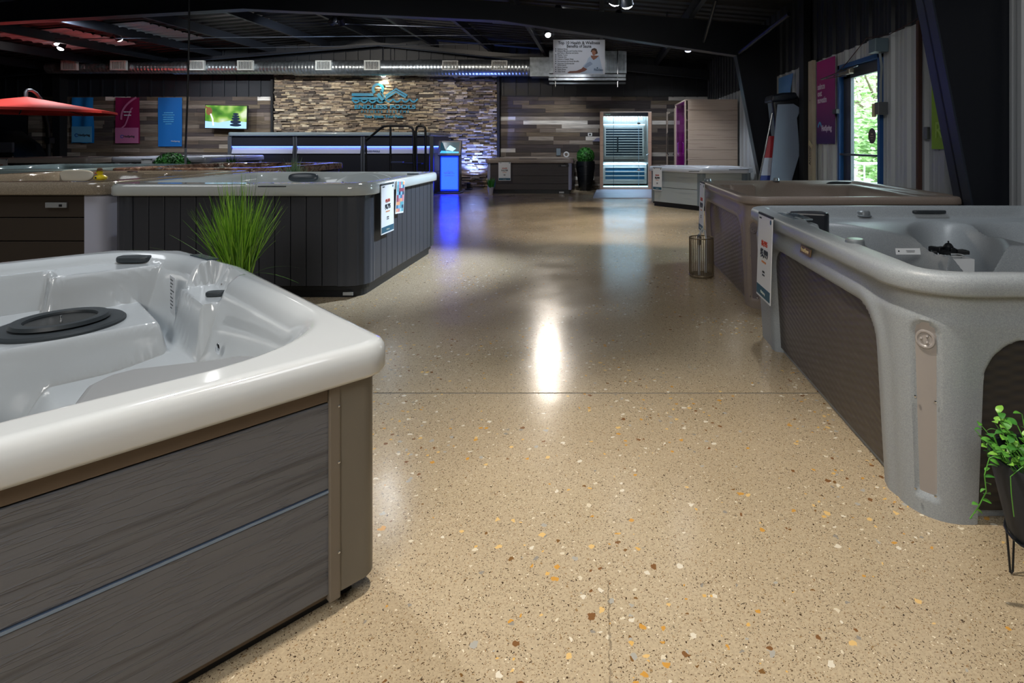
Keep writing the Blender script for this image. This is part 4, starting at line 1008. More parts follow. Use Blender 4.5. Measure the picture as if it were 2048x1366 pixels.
R2L = Vector((1.915, 5.15, 0)); r2p = rect(1.70, 1.92)
ZR2 = .855
fR2 = basin(r2p, [.05, .07, .07, .06])
def r2hf(x, y):
    d = fR2(x, y); z = ZR2-.03*ss(0, .05, d)-.38*ss(.02, .22, d+.05*np.cos(x*5.5)-.03); z = z-.25*ss(.45, .58, d)
    led = ss(.04, 0, np.maximum(np.abs(x+.52)-.20, np.abs(y-.82)-.12)); return np.where(d > 0, np.maximum(z, (ZR2-.03)*led), z)
r2 = molded_tub('hot_tub', 'taupe rotomolded hot tub behind the grey speckled one, wire basket at its foot', R2L, r2p, [.20, .16, .16, .16], ZR2, .06, TAUM, TAUM, [WVT, WVT, WVT, WVT],
                r2hf, {0: (.26, 1.44, .62), 3: (.22, 1.66, .66)}, [0], taper=.07, step=.02, rings=50)
pillow(r2, px2x(1688, 5.95)-R2L.x, .835, .80, .36, .11, mat('black_pillow', '1b1f26'))
knob(r2, -.80, .72, .852, .035); knob(r2, px2x(1557, 5.95)-R2L.x, .875, .848, .03)
lb = box('warning_label', PAPER, r2, -.075, .075, 0, .002, 0, .12); lb.location = (px2x(1498, 5.2)-R2L.x, .05, .70); lb.location = (px2x(1491, 5.9)-R2L.x+.02, .795, .70)
for k in range(5): box('text_line', INK, lb, -.06, .055-.02*(k % 2), -.0012, -.0002, .10-.018*k, .104-.018*k)
# ------------------------------------------------------------------ price cards (hang from the rims, so they are things of their own)
def card(label, loc, rz, w_, h_, old, new, tilt=0, fold=.03, fine='SPA PACKAGE'):
    t = thing('price_card', label, 'price card', loc, rz); t.rotation_euler = (tilt, 0, rz)
    box('sheet', PAPER, t, -w_/2, w_/2, -.002, .002, -h_, 0)
    box('clip', INK, t, -w_/2, w_/2, -.004, .006, -.012, 0)
    box('footer_band', TEAL, t, -w_/2+.006, w_/2-.006, -.0035, -.002, -h_+.012, -h_+.012+h_*.115)
    text(old, h_*.085, (0, -.003, -h_*.375), FRONT, RED, t, bold=.0012)
    box('strike', RED, t, -w_*.2, w_*.2, -.0042, -.003, -h_*.352, -h_*.344)
    text(new, h_*.125, (0, -.003, -h_*.505), FRONT, INK, t, sx=.86, bold=.002)
    wordbars(0, -h_*.575, (w_*.13, w_*.17), h_*.022, ORANGE, t); wordbars(0, -h_*.69, (w_*.09, w_*.05), h_*.022, INK, t); wordbars(0, -h_*.725, (w_*.16,), h_*.018, INK, t)
    wordbars(-w_*.33, -h_*.07, (w_*.16,), h_*.018, INK, t)
    text('HotSpring', h_*.04, (0, -.0045, -h_+.012+h_*.04), FRONT, mat('pale_ink', 'cfd6cc', .5), t)
    MB().lathe([(0, 0), (h_*.028, 0), (h_*.028, .001), (0, .001)], 14, M=Matrix.Translation((w_/2-h_*.06, -.002, -h_*.07)) @ Matrix.Rotation(PI/2, 4, 'X')).build('logo_mark', TEAL, t)
    return t
card('white price card on the slatted tub reading $8,795', (-1.846, 4.93, .905), PI/2, .29, .43, '$9,595', '$8,795')
fy = thing('flyer', 'colourful spa flyer hanging beside the price card on the slatted tub', 'flyer', (-1.846, 5.26, .905), PI/2); fy.rotation_euler = (.03, .06, PI/2)
box('sheet', PAPER, fy, -.105, .105, -.002, .002, -.30, 0)
random.seed(3)
for j in range(9):
    for i in range(4):
        c = ['7fb0c8', '3e6f96', 'c07f8c', 'd9a07a', '27435f', '9fc4cf', '8d4a5c', '5aa0b0'][random.randrange(8)]
        box('picture_patch', mat('print_'+c, c, .4), fy, -.093+i*.047, -.093+(i+1)*.047, -.003, -.002, -.285+j*.031, -.285+(j+1)*.031)
card('white price card hanging on the grey speckled tub', (.955, 3.27, .842), -PI/2, .27, .49, '$6,995', '$5,999', tilt=-.03)
card('white price card seen nearly edge-on above the wire basket', (1.035, 5.74, .86), -PI/2, .24, .50, '$5,995', '$4,999', tilt=-.03)
card('white price card on the brown boarded tub before the wood wall', (-2.36, 14.03, .80), 0, .30, .47, '$12,495', '$10,799')
aa = math.atan2(10.42-11.42, 1.84-.98)
card('white price card on the angular tub beside the lit sauna', (1.13, 11.185, .78), aa, .24, .45, '$9,995', '$8,999')
card('white card on the rim of the off-white tub under the umbrella', (px2x(2, 12.34), 12.335, .92), 0, .30, .40, '$7,995', '$6,999')
card('small white card on the cool white tub beside the boxwood ball', (px2x(294, 11.39), 11.385, .94), 0, .22, .32, '$8,495', '$7,499')

# ------------------------------------------------------------------ swim spa with blue light line
ss_ = thing('swim_spa', 'long dark swim spa with glowing blue line before the stone wall', 'swim spa', (-6.48, 14.55, 0))
spw, spd, sph = 4.83, 2.1, 1.52
spp = rect(spw, spd)
fS = basin(spp, [.22]*4)
shell(spp, [.12]*4, sph, .09, lambda x, y: sph-.03*ss(0, .1, fS(x, y))-1.1*ss(.05, .25, fS(x, y)), mat('slate_acrylic', '6f7c84', .2, coat=.4), ss_, step=.1, rings=30)
core = poly_ring(spp, [.12]*4, .07, 5, [2]*4)[0]
ring_wall([tuple(p) for p in core], 0, sph-.08).build('cabinet', mat('spa_cabinet', '1c1f26', .4), ss_)
LED = mat('blue_led', '3c5cff', .3, emit=16); BND = mat('brushed_band', '8f95a6', .45); SPP = mat('spa_post', '4d525b', .4, metal=.4); SPB = mat('spa_board', '1a1c24', .38)
yf = -spd/2+.07
xs = [px2x(p, 13.5)+6.48 for p in (457, 588, 724, 862)]
for i, x_ in enumerate(xs):
    ws = ((-.05, -.01), (.01, .05)) if 0 < i < 3 else (((-.045, .045),))
    for a, b in ws: box('post', SPP, ss_, x_+a, x_+b, yf-.035, yf, .03, sph-.09, bevel=.004)
for i in range(3):
    a, b = xs[i]+.055, xs[i+1]-.055
    for z0, z1 in ((.08, .54), (.545, 1.005), (1.19, 1.425)): box('skirt_board', SPB, ss_, a, b, yf-.02, yf, z0, z1, bevel=.003)
    bn = MB().add([(a, yf-.050, 1.01), (b, yf-.050, 1.01), (b, yf-.004, 1.16), (a, yf-.004, 1.16)], [(0, 1, 2, 3)]).build('band_panel', BND, ss_)
    box('light_strip', LED, ss_, a, b, yf-.026, yf-.004, 1.162, 1.180)
# right-hand end of the spa
xe = spw/2-.07
for z0, z1 in ((.08, .54), (.545, 1.005), (1.19, 1.425)): box('skirt_board', SPB, ss_, xe, xe+.02, yf+.08, -yf-.08, z0, z1, bevel=.003)
MB().add([(xe+.004, yf+.08, 1.01), (xe+.004, -yf-.08, 1.01), (xe+.001, -yf-.08, 1.16), (xe+.001, yf+.08, 1.16)], [(0, 1, 2, 3)]).build('band_panel', BND, ss_)
box('light_strip', LED, ss_, xe, xe+.022, yf+.08, -yf-.08, 1.162, 1.180)
text('ENDLESS POOLS', .055, (px2x(742, 13.5)+6.48, yf-.052, 1.05), FRONT, INK, ss_, bold=.001)
# steps with two black handrails
hs = thing('spa_steps', 'black spa steps with arched handrails before the swim spa', 'steps', (0, 12.75, 0))
def A(px, py, Y=12.55, y0=12.75): v = at(px, py, Y); return (v.x, Y-y0, v.z)
zt_ = 0
for yy in (12.55,):
    MB().tube([A(732, 281), A(762, 256), A(768, 253), A(775, 252), A(816, 252), A(824, 255), A(827, 262), (A(829, 300)[0], A(829, 300)[1], 0)], .026, 10).build('handrail', BLK, hs, smooth=True)
    MB().tube([A(732, 281), (A(733, 281)[0], -.2, 0)], .022, 8).build('rail_post', BLK, hs, smooth=True)
    MB().tube([A(781, 252), (A(781, 252)[0], -.2, 0)], .024, 8).build('rail_post', BLK, hs, smooth=True)
MB().tube([(A(832, 255)[0], -.2, 0), A(832, 262), A(834, 254), A(838, 252), A(846, 252), A(850, 255), A(851, 262), (A(852, 262)[0], -.2, 0)], .026, 10).build('handrail', BLK, hs, smooth=True)
x0, x1 = A(784, 0)[0], A(826, 0)[0]
for k in range(4): box('step_tread', BLK, hs, x0, x1, -.15+k*.18, .03+k*.18, .20*(k+1)-.03, .20*(k+1), bevel=.006)
box('step_riser', mat('step_riser', '1b1e24', .5), hs, x0+.02, x1-.02, -.1, .5, 0, .17)
box('cup_tray', mat('blue_grey_tray', '5f6b8c', .4), hs, A(783, 0)[0], A(806, 0)[0], -.25, -.12, .82, .85, bevel=.008)

# tablet kiosk
kx = (-4.03-3.50)/2
kk = thing('tablet_kiosk', 'blue glowing tablet kiosk beside the swim spa', 'kiosk', (kx, 14.28, 0))
KF = mat('kiosk_frame', '3f444c', .35); 
box('kiosk_base', KF, kk, -.30, .30, -.18, .16, 0, .04, bevel=.01)
box('kiosk_column', KF, kk, -.255, .255, -.08, .12, .04, .98, bevel=.01)
box('backlit_panel', mat('backlit_blue', '1238ff', .3, emit=.5), kk, -.225, .225, -.092, -.082, .06, .93, bevel=.004)
sc_ = MB().box(-.29, .29, -.03, .03, 0, .40).build('screen_housing', KF, kk, bevel=.012); sc_.location = (0, -.10, .94); sc_.rotation_euler = (-.35, 0, 0)
box('screen', mat('kiosk_screen', '0d3540', .2, emit=1.0), sc_, -.235, .235, -.034, -.030, .06, .35)
MB().plate([(-.08, .16), (.08, .11), (.16, .18), (.0, .27)], -.037, -.034).build('screen_picture', mat('screen_pool', 'a8dce8', .3, emit=1.2), sc_)
MB().plate([(-.235, .06), (.235, .06), (.235, .10), (-.20, .125)], -.037, -.034).build('screen_picture', mat('screen_aqua', '3aa7d8', .3, emit=1.2), sc_)
def swimmer(par, S, x0, z0, y0, y1, m, full=True):
    """wave and swimmer emblem; emblem units are the ones measured on the wall sign"""
    def q(x, y): return (x0+(x-1020)*S, z0-(y-600)*S)
    mb = MB(); ribbon([q(275, 447), q(760, 447)], 62*S, y0, y1, mb); mb.build('emblem', m, par)
    mb = MB(); ribbon([q(275, 537), q(880, 537)], 62*S, y0, y1, mb); mb.build('emblem', m, par)
    mb = MB(); ribbon([q(865+112*math.cos(a), 325+112*math.sin(a)) for a in np.linspace(2.3, 7.2, 30)], 55*S, y0, y1, mb); mb.build('emblem', m, par)
    mb = MB(); ribbon([q(860, 430), q(930, 520), q(1020, 600)], 70*S, y0, y1, mb); mb.build('emblem', m, par)
    mb = MB(); ribbon([q(930, 350), q(1010, 520)], 22*S, y0, y1, mb); mb.build('emblem', m, par)
    mb = MB(); ribbon([q(1035, 480), q(1280, 318), q(1535, 468)], 40*S, y0, y1, mb); mb.build('emblem', m, par)
    mb = MB(); ribbon([q(1045, 535), q(1280, 382), q(1505, 510)], 46*S, y0, y1, mb); mb.build('emblem', m, par)
    for k in range(8):
        cx = 370+k*187; cy = 560 if k < 4 else 545
        mb = MB(); ribbon([q(cx-93+186*u, cy+68*math.sin(PI*u)) for u in np.linspace(0, 1, 12)], 34*S, y0, y1, mb); mb.build('emblem', m, par)
swimmer(kk, .000175, 0, .50, -.096, -.092, INK)
text('ENDLESS POOLS', .032, (0, -.094, .435), FRONT, INK, kk, bold=.001)

# wall sign
sg = thing('wall_logo_sign', 'teal swimmer and wave logo sign lit on the stone wall', 'sign', (0, 15.74, 0))
SG = mat('teal_sign', '1787ae', .35); SU = .08789/F*15.72
sxc = (680+1020*.08789-PX)/F*15.72; szc = H-(150+600*.08789-PY)/F*15.72
swimmer(sg, SU, sxc, szc, -.04, -.01, SG)
def sgt(s, size, cx, cy, sx=1.0, bold=.004, sp=1.0):
    o = text(s, size, (sxc+(cx-1020)*SU, -.03, szc-(cy-600)*SU), FRONT, SG, sg, ext=.01, sx=sx, bold=bold, sp=sp); return o
sgt('ENDLESS POOLS', .150, 1030, 768, sx=1.55, bold=.005)
sgt('FITNESS SYSTEMS', .092, 1030, 860, sx=1.0, sp=1.95, bold=.002)
sgt('Your Space. Your Pace.', .115, 1000, 972, sx=1.0, bold=.003)

# blue floor uplight at the stone wall
ul = thing('floor_uplight', 'small blue-white floor uplight washing the stone wall', 'uplight', (-3.55, 15.35, 0))
MB().lathe([(.10, 0), (.10, .02), (.05, .04), (.05, .16), (.06, .18), (.05, .18), (.045, .15), (0, .15)], 20).build('housing', BLK, ul, smooth=True)
MB().lathe([(0, .165), (.046, .165)], 16).build('lens', mat('blue_lens', '5f7bff', .3, emit=12), ul)
l = bpy.data.lights.new('uplight_lamp', 'SPOT'); l.energy = 420; l.color = (.17, .28, 1.0); l.spot_size = math.radians(85); l.spot_blend = .8; l.shadow_soft_size = .05
lo = bpy.data.objects.new('uplight_lamp', l); COL.objects.link(lo); lo.parent = ul; lo.location = (0, 0, .2); lo.rotation_euler = (Vector((.1, .5, 1.0))).to_track_quat('-Z', 'Y').to_euler()
l = bpy.data.lights.new('kiosk_glow', 'AREA'); l.energy = 12; l.color = (.12, .25, 1.0); l.shape = 'RECTANGLE'; l.size = .42; l.size_y = .8
lo = bpy.data.objects.new('kiosk_lamp', l); COL.objects.link(lo); lo.parent = kk; lo.location = (0, -.11, .5); lo.rotation_euler = (PI/2, 0, 0)

# ------------------------------------------------------------------ banners, TV on the wood wall
def cloth_banner(label, px0, px1, py0, py1, col, Y=15.84, wav=.012, seed=1):
    a = at(px0, py1, Y); b = at(px1, py0, Y); t = thing('banner', label, 'banner', ((a.x+b.x)/2, Y, 0))
    wd = b.x-a.x; n, k = 18, 24; vs = []; fs = []; random.seed(seed); ph = random.random()*6
    for j in range(k+1):
        v = j/k
        for i in range(n+1):
            u = i/n; vs.append(((u-.5)*wd*(1-.05*math.sin(v*3+ph)*wav/.02), -wav*math.sin(u*9+ph+v*2)-wav*.5*math.sin(v*7), b.z+(a.z-b.z)*v))
    for j in range(k):
        for i in range(n): fs.append((j*(n+1)+i, (j+1)*(n+1)+i, (j+1)*(n+1)+i+1, j*(n+1)+i+1))
    MB().add(vs, fs).build('cloth', mat('cloth_'+col, col, .6), t, smooth=True)
    return t, wd, a.z, b.z
def hotlogo(par, x, z, s, m, m2, y=-.03):
    ribbon([(x-s*1.9+s*.55*math.cos(a), z+s*.35+s*.55*math.sin(a)) for a in np.linspace(.3, 5.6, 16)], s*.28, y-.002, y, mb := MB()); mb.build('logo_mark', m2, par)
    text('HotSpring', s*1.25, (x+s*.9, y, z), FRONT, m, par, ext=.001, sx=.85, bold=.003)
PW = mat('pale_print', 'b9c3d0', .5); LB = mat('light_blue_print', '4f9dd0', .5)
b1, wd, z0, z1 = cloth_banner('rippled blue banner partly behind the red umbrella', 144, 187, 195, 286, '1470b4', wav=.02)
box('printed_field', mat('pale_blue_field', '5e9cc4', .6), b1, -wd/2+.02, wd/2-.02, -.034, -.030, z0+.02, z0+.46); hotlogo(b1, 0, z0+.19, .075, INK, mat('logo_blue', '1f4f9c', .5), y=-.036)
b2, wd, z0, z1 = cloth_banner('magenta banner with pale leaf swirl, between two blue banners', 231, 279, 195, 287, '7a0c46', wav=.008, seed=3)
box('printed_field', mat('rose_field', 'a8628c', .6), b2, -wd/2+.01, wd/2-.01, -.024, -.020, z0+.01, z0+.44); hotlogo(b2, 0, z0+.17, .07, INK, mat('logo_blue', '1f4f9c'), y=-.026)
SWM = mat('mauve_print', 'b06a92', .5)
ribbon([(-.12+.0*u, 0) for u in (0, 1)], .01, -.02, -.019, MB())
ribbon([(-.16+.42*u**1.5, z1-.62+.62*u**.6) for u in np.linspace(0, 1, 14)], .05, -.024, -.018, mb := MB()); mb.build('swirl', SWM, b2)
ribbon([(-.14+.30*u**.5*1.0-.0*u, z1-.85+.55*math.sin(u*1.7)) for u in np.linspace(0, 1, 14)], .035, -.024, -.018, mb := MB()); mb.build('swirl', SWM, b2)
wordbars(.02, z1-.42, (.08, .05, .07), .03, PW, b2, y=-.024); wordbars(.02, z1-.51, (.10, .09), .03, PW, b2, y=-.024)
b3, wd, z0, z1 = cloth_banner('plain blue banner with white paragraph, nearest the hanging cord', 316, 364, 195, 293, '1462ae', wav=.004, seed=5)
[wordbars(-.03, z1-.44-.062*i, ws, .024, LB, b3, y=-.016) for i, ws in enumerate(((.05, .12, .07), (.15, .13, .04), (.09, .10, .08), (.11, .06, .12), (.05, .13, .09), (.05, .11)))]
text('HotSpring', .06, (.16, -.016, z0+.13), FRONT, PW, b3)

tv = thing('television', 'wall television showing stacked stones and a pouring ladle', 'television', tuple(at(452, 234, 15.55)))
tv.rotation_euler = (.0, math.radians(1.2), 0)
tw, th_ = .585, .33
box('casing', BLK, tv, -tw, tw, 0, .05, -th_, th_, bevel=.008)
box('wall_mount', BLK, tv, -.12, .12, .05, .30, -.1, .1)
def tvmat():
    m, nt, b = nodes('screen_blur'); L = nt.links.new; tc = nt.nodes.new('ShaderNodeTexCoord'); n = N(nt, 'ShaderNodeTexNoise'); n.inputs['Scale'].default_value = 3.2; n.inputs['Detail'].default_value = 1; L(tc.outputs['Object'], n.inputs['Vector'])
    r = ramp(nt, [(.32, '2c6a1c'), (.46, '5c9c2c'), (.56, 'a4cf62'), (.7, 'e6f5cf')]); L(n.outputs[0], r.inputs[0]); L(r.outputs[0], b.inputs['Emission Color']); b.inputs['Emission Strength'].default_value = 1.0; b.inputs['Base Color'].default_value = (0, 0, 0, 1); return m
box('screen', tvmat(), tv, -tw+.02, tw-.02, -.004, .0, -th_+.02, th_-.02)
MB().plate([(-tw+.02, -th_+.02), (tw-.02, -th_+.02), (tw-.02, -.13), (.1, -.10), (-.2, -.16), (-tw+.02, -.12)], -.006, -.004).build('screen_water', mat('screen_water', '8fb6d8', .3, emit=.9), tv)
SS = mat('screen_stone', '1c2a3c', .3, emit=.5)
for (cz, rx, rz_) in ((-.215, .16, .04), (-.13, .145, .05), (-.045, .115, .042), (.025, .10, .032), (.085, .08, .03)):
    MB().plate([(.27+rx*math.cos(a), cz+rz_*math.sin(a)) for a in np.linspace(0, 2*PI, 24, endpoint=False)], -.008, -.006).build('screen_stone', SS, tv)
MB().plate([(-.46+.085*math.cos(a)*1, .15+.11*math.sin(a)) for a in np.linspace(0, 2*PI, 20, endpoint=False)], -.008, -.006).build('screen_ladle', mat('screen_ladle', '6a4a34', .3, emit=.7), tv)
ribbon([(-.57, .27), (-.44, .20)], .05, -.009, -.006, mb := MB()); mb.build('screen_ladle', mat('screen_ladle', '6a4a34'), tv)
ribbon([(-.42, .08), (-.36, -.06), (-.34, -.24)], .035, -.009, -.006, mb := MB()); mb.build('screen_stream', mat('screen_stream', 'dfeaf4', .3, emit=.9), tv)

# ------------------------------------------------------------------ red cantilever umbrella
um = thing('cantilever_umbrella', 'red cantilever umbrella with curved dark mast over the off-white tub', 'umbrella', (at(52, 0, 12.7).x, 12.7, 0))
REDC = mat('red_canvas', 'cf3a30', .7); apex = H+94/F*12.7; rimz = H+66/F*12.7; R_ = 1.58
vs = [(0, 0, apex)]; fs = []; n8 = 8
ring_ = []
for k in range(n8*4):
    a = 2*PI*k/(n8*4)+.08; f_ = 1-.035*abs(math.sin(a*4-.32)); ring_.append((a, f_))
for j in range(1, 7):
    u = j/6
    for a, f_ in ring_: vs.append((R_*u*f_*math.cos(a), R_*u*f_*math.sin(a), apex+(rimz-apex)*u**.92))
for a, f_ in ring_: vs.append((R_*f_*math.cos(a)*1.0, R_*f_*math.sin(a), rimz-.05))
nr = n8*4
for k in range(nr): fs.append((0, 1+k, 1+(k+1) % nr))
for j in range(6):
    for k in range(nr): fs.append((1+j*nr+k, 1+j*nr+(k+1) % nr, 1+(j+1)*nr+(k+1) % nr, 1+(j+1)*nr+k))
cn_ = MB().add(vs, fs).build('canopy', REDC, um); s_ = cn_.modifiers.new('s', 'SOLIDIFY'); s_.thickness = .006
for k in range(8):
    a = 2*PI*k/8+.08; MB().tube([(0, 0, apex-.06), (R_*.97*math.cos(a), R_*.97*math.sin(a), rimz-.03)], .012, 6).build('rib', BLK, um)
MB().lathe([(.05, 0), (.06, -.12), (.04, -.16)], 12, (0, 0, apex-.02)).build('hub', BLK, um)
ux = um.location.x
def U(px, py, Y): v = at(px, py, Y); return (v.x-ux, Y-12.7, v.z)
MB().tube([(0, 0, apex-.02), U(52, 184, 12.7), U(55, 180.5, 12.72), U(62, 180, 12.8), U(72, 186, 13.1), U(80, 197, 13.5)], .035, 10).build('arm', mat('grey_arm', '6a7076', .35, metal=.5), um, smooth=True)
MB().tube([U(80, 197, 13.5), U(87, 222, 14.1), U(94, 250, 14.4), U(97, 275, 14.5), (U(98, 0, 14.5)[0], 14.5-12.7, 0)], .05, 10).build('mast', BLK, um, smooth=True)
box('crank_housing', BLK, um, U(97, 0, 14.5)[0]-.02, U(105, 0, 14.5)[0]+.02, 1.7, 1.85, H-.0, H+.16, bevel=.02)
bx_ = U(98, 0, 14.5)[0]; box('base_plate', BLK, um, bx_-.35, bx_+.35, 1.5, 2.1, 0, .06, bevel=.01)
# dark covered display at the far end of the wood wall, pale box in front
dm = thing('covered_swing', 'dark domed cover standing under the red umbrella', 'covered seat', (-15.95, 15.0, 0))
pts = [(-1.2, 0), (1.15, 0), (1.05, .7), (.7, 1.25), (.2, 1.6), (-.5, 1.75), (-1.2, 1.75)]
MB().plate(pts, -.5, .5).build('cover', mat('glossy_black_cover', '14171c', .22), dm, bevel=.08, seg=4)
box('folded_panel', mat('grey_panel', '5a5e6c', .5), dm, .2, 1.0, -.56, -.50, 1.02, 1.28, bevel=.02)

# ------------------------------------------------------------------ infrared sauna with lit cabin
def sauna_wood(name, a, b): return grain_board_mat(name, a, b, sx=1.2, sz=30, bump=.25, rough=.5)
SWD = sauna_wood('sauna_wood', '8c7464', '9f8572'); SWI = sauna_wood('sauna_inner_wood', '93857c', 'a59a90'); SWL = sauna_wood('pale_sauna_wood', '9d8b80', 'b3a396')
sa = thing('infrared_sauna', 'lit infrared sauna with glass front and pale blue light bars', 'sauna', (.635, 14.02, .12))
WI, DP, HT = 1.28, 1.1, 1.92; hw = WI/2
box('corner_post', SWD, sa, -hw, -hw+.085, 0, .09, 0, HT-.02, bevel=.006); box('corner_post', SWD, sa, hw-.085, hw, 0, .09, 0, HT-.02, bevel=.006)
box('header', mat('smoked_header', '141a22', .2), sa, -hw+.085, hw-.085, .01, .07, HT-.12, HT-.02, bevel=.003)
wordbars(-hw+.20, HT-.085, (.07, .05), .022, mat('header_text', '5a8f84', .5), sa, y=.009)
box('side_wall', SWI, sa, -hw, -hw+.04, .09, DP, 0, HT-.03); box('side_wall', SWI, sa, hw-.04, hw, .09, DP, 0, HT-.03)
box('back_wall', SWI, sa, -hw+.04, hw-.04, DP-.04, DP, 0, HT-.03); box('cabin_floor', SWI, sa, -hw+.04, hw-.04, .02, DP-.04, 0, .05); box('cabin_roof', SWI, sa, -hw, hw, .02, DP, HT-.03, HT)
for i in range(16): unit('tongue_board', SWI, sa, (-hw+.09+i*.0735, DP-.046, HT/2+.5), (.066, .012, .8))
CY = mat('cyan_led', 'bfe6ff', .3, emit=7)
box('backrest_panel', SWI, sa, -hw+.10, hw-.10, DP-.16, DP-.12, .72, 1.63, bevel=.01)
hp = box('heater_panel', mat('carbon_heater', '122738', .4), sa, -hw+.15, hw-.15, DP-.17, DP-.16, .80, 1.55)
for k in range(12): unit('slat', SWI, sa, (0, DP-.19, .80+k*.0665), (WI-.30, .022, .022))
for k in range(2): box('slat_stile', SWI, sa, (-hw+.13, hw-.16)[k], (-hw+.16, hw-.13)[k], DP-.20, DP-.16, .78, 1.57)
MB().box(-.19, -.15, DP-.215, DP-.19, .90, 1.30).build('air_vent', BLK, sa)
box('light_bar', CY, sa, -hw+.10, hw-.10, DP-.19, DP-.15, 1.615, 1.640)
box('bench', SWI, sa, -hw+.04, hw-.04, DP-.62, DP-.04, .60, .65, bevel=.006)
box('light_bar', CY, sa, -hw+.09, hw-.09, DP-.635, DP-.615, .585, .605)
box('bench_front', SWI, sa, -hw+.08, hw-.08, DP-.60, DP-.56, .10, .58)
box('lower_heater', mat('teal_heater', '14506e', .4), sa, -hw+.14, hw-.14, DP-.615, DP-.60, .19, .54)
for k in range(4): unit('slat', SWI, sa, (0, DP-.63, .20+k*.108), (WI-.28, .02, .028))
box('light_bar', CY, sa, -hw+.09, hw-.09, .11, .13, .052, .072)
GL = glass_mat('sauna_glass', 'dfeef2')
box('fixed_pane', GL, sa, -hw+.085, -hw+.335, .03, .038, .05, HT-.13); dr = box('glass_door', GL, sa, -hw+.345, hw-.32, .03, .038, .05, HT-.13); box('fixed_pane', GL, sa, hw-.315, hw-.085, .03, .038, .05, HT-.13)
box('door_edge', mat('glass_edge', '1c3a4a', .2), sa, -hw+.335, -hw+.345, .026, .042, .05, HT-.13)
box('pane_edge', mat('pale_glass_edge', '7fa6bc', .2), sa, hw-.322, hw-.312, .026, .042, .05, HT-.13)
for z in (.45, 1.6): box('hinge', CHROME, sa, hw-.35, hw-.28, .015, .05, z, z+.05, bevel=.004)
MB().tube([(hw-.13, -.02, .84), (hw-.07, -.03, .87)], .012, 8).build('handle', CHROME, sa)
for (z, e) in ((1.60, 26), (.57, 14), (1.75, 16)):  # light of the bars, plus a third lamp added to brighten the slats
    l = bpy.data.lights.new('cabin_bar_or_fill', 'AREA'); l.shape = 'RECTANGLE'; l.size = 1.0; l.size_y = .05; l.energy = e; l.color = (.60, .78, 1.0)
    lo = bpy.data.objects.new('cabin_bar_or_fill_lamp', l); COL.objects.link(lo); lo.parent = sa; lo.location = (0, .35 if z > 1.7 else (DP-.28 if z > 1 else DP-.70), z+.1); lo.rotation_euler = (.9, 0, 0) if z > 1.7 else ((0, 0, 0) if z < 1 else (PI, 0, 0))
rp = thing('entry_ramp', 'low grey wood-look ramp before the lit sauna', 'ramp', (.62, 13.9, 0))
MB().add([(-.78, -.98, 0), (.76, -.98, 0), (.76, .1, .0), (-.78, .1, 0), (-.78, -.98, .015), (.76, -.98, .015), (.68, .1, .12), (-.70, .1, .12)],
         [(0, 3, 2, 1), (4, 5, 6, 7), (0, 1, 5, 4), (1, 2, 6, 5), (2, 3, 7, 6), (3, 0, 4, 7)]).build('ramp_board', grain_board_mat('grey_ramp', '7d8090', '9194a2', sx=1, sz=10, bump=.2), rp)
box('plinth', SWD, rp, -.64, .66, .1, 1.3, 0, .12)

# dark glass sauna and purple lit sauna seen from the side
s2 = thing('glass_front_sauna', 'narrow dark glass sauna front with long black handle', 'sauna', (1.83, 13.95, 0))
box('cabin_body', BLACKP, s2, .06, 1.1, .05, 1.7, .05, 2.02)
box('corner_post', SWL, s2, 0, .10, -.02, .10, 0, 2.12, bevel=.005); box('corner_post', SWL, s2, 0, .10, 1.66, 1.76, 0, 2.12, bevel=.005)
box('glass_front', mat('smoked_glass', '0b1f28', .08, coat=.5), s2, .02, .05, .10, 1.66, .08, 2.05)
MB().tube([(-.04, .9, .95), (-.07, .9, 1.0), (-.07, .9, 1.5), (-.04, .9, 1.55)], .012, 8).build('handle', BLK, s2)
s3 = thing('boarded_sauna', 'tall pale boarded sauna glowing magenta inside', 'sauna', (1.83, 12.2, 0))
for k in range(10): box('wall_board', SWL, s3, .02, 1.13, .0, .03, .05+k*.213, .05+k*.213+.209, bevel=.003)
box('cabin_body', SWL, s3, .10, 1.12, .03, .08, .05, 2.17); box('roof_board', SWL, s3, .0, 1.13, .0, 1.70, 2.17, 2.20)
box('back_wall', SWL, s3, 1.09, 1.13, .03, 1.68, .05, 2.17); box('back_wall', SWL, s3, .03, 1.12, 1.62, 1.66, .05, 2.17)
box('front_post', SWL, s3, .0, .06, .0, .12, .0, 2.18, bevel=.004); box('front_post', SWL, s3, .0, .06, 1.56, 1.68, .0, 2.18, bevel=.004)
box('glass_door', glass_mat('violet_glass', 'd9a6e0'), s3, .015, .025, .12, 1.56, .06, 2.16)
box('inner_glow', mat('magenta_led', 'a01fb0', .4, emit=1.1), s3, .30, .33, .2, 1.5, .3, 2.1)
MB().tube([(-.03, .8, 1.0), (-.05, .8, 1.03), (-.05, .8, 1.25), (-.03, .8, 1.28)], .012, 8).build('handle', CHROME, s3)

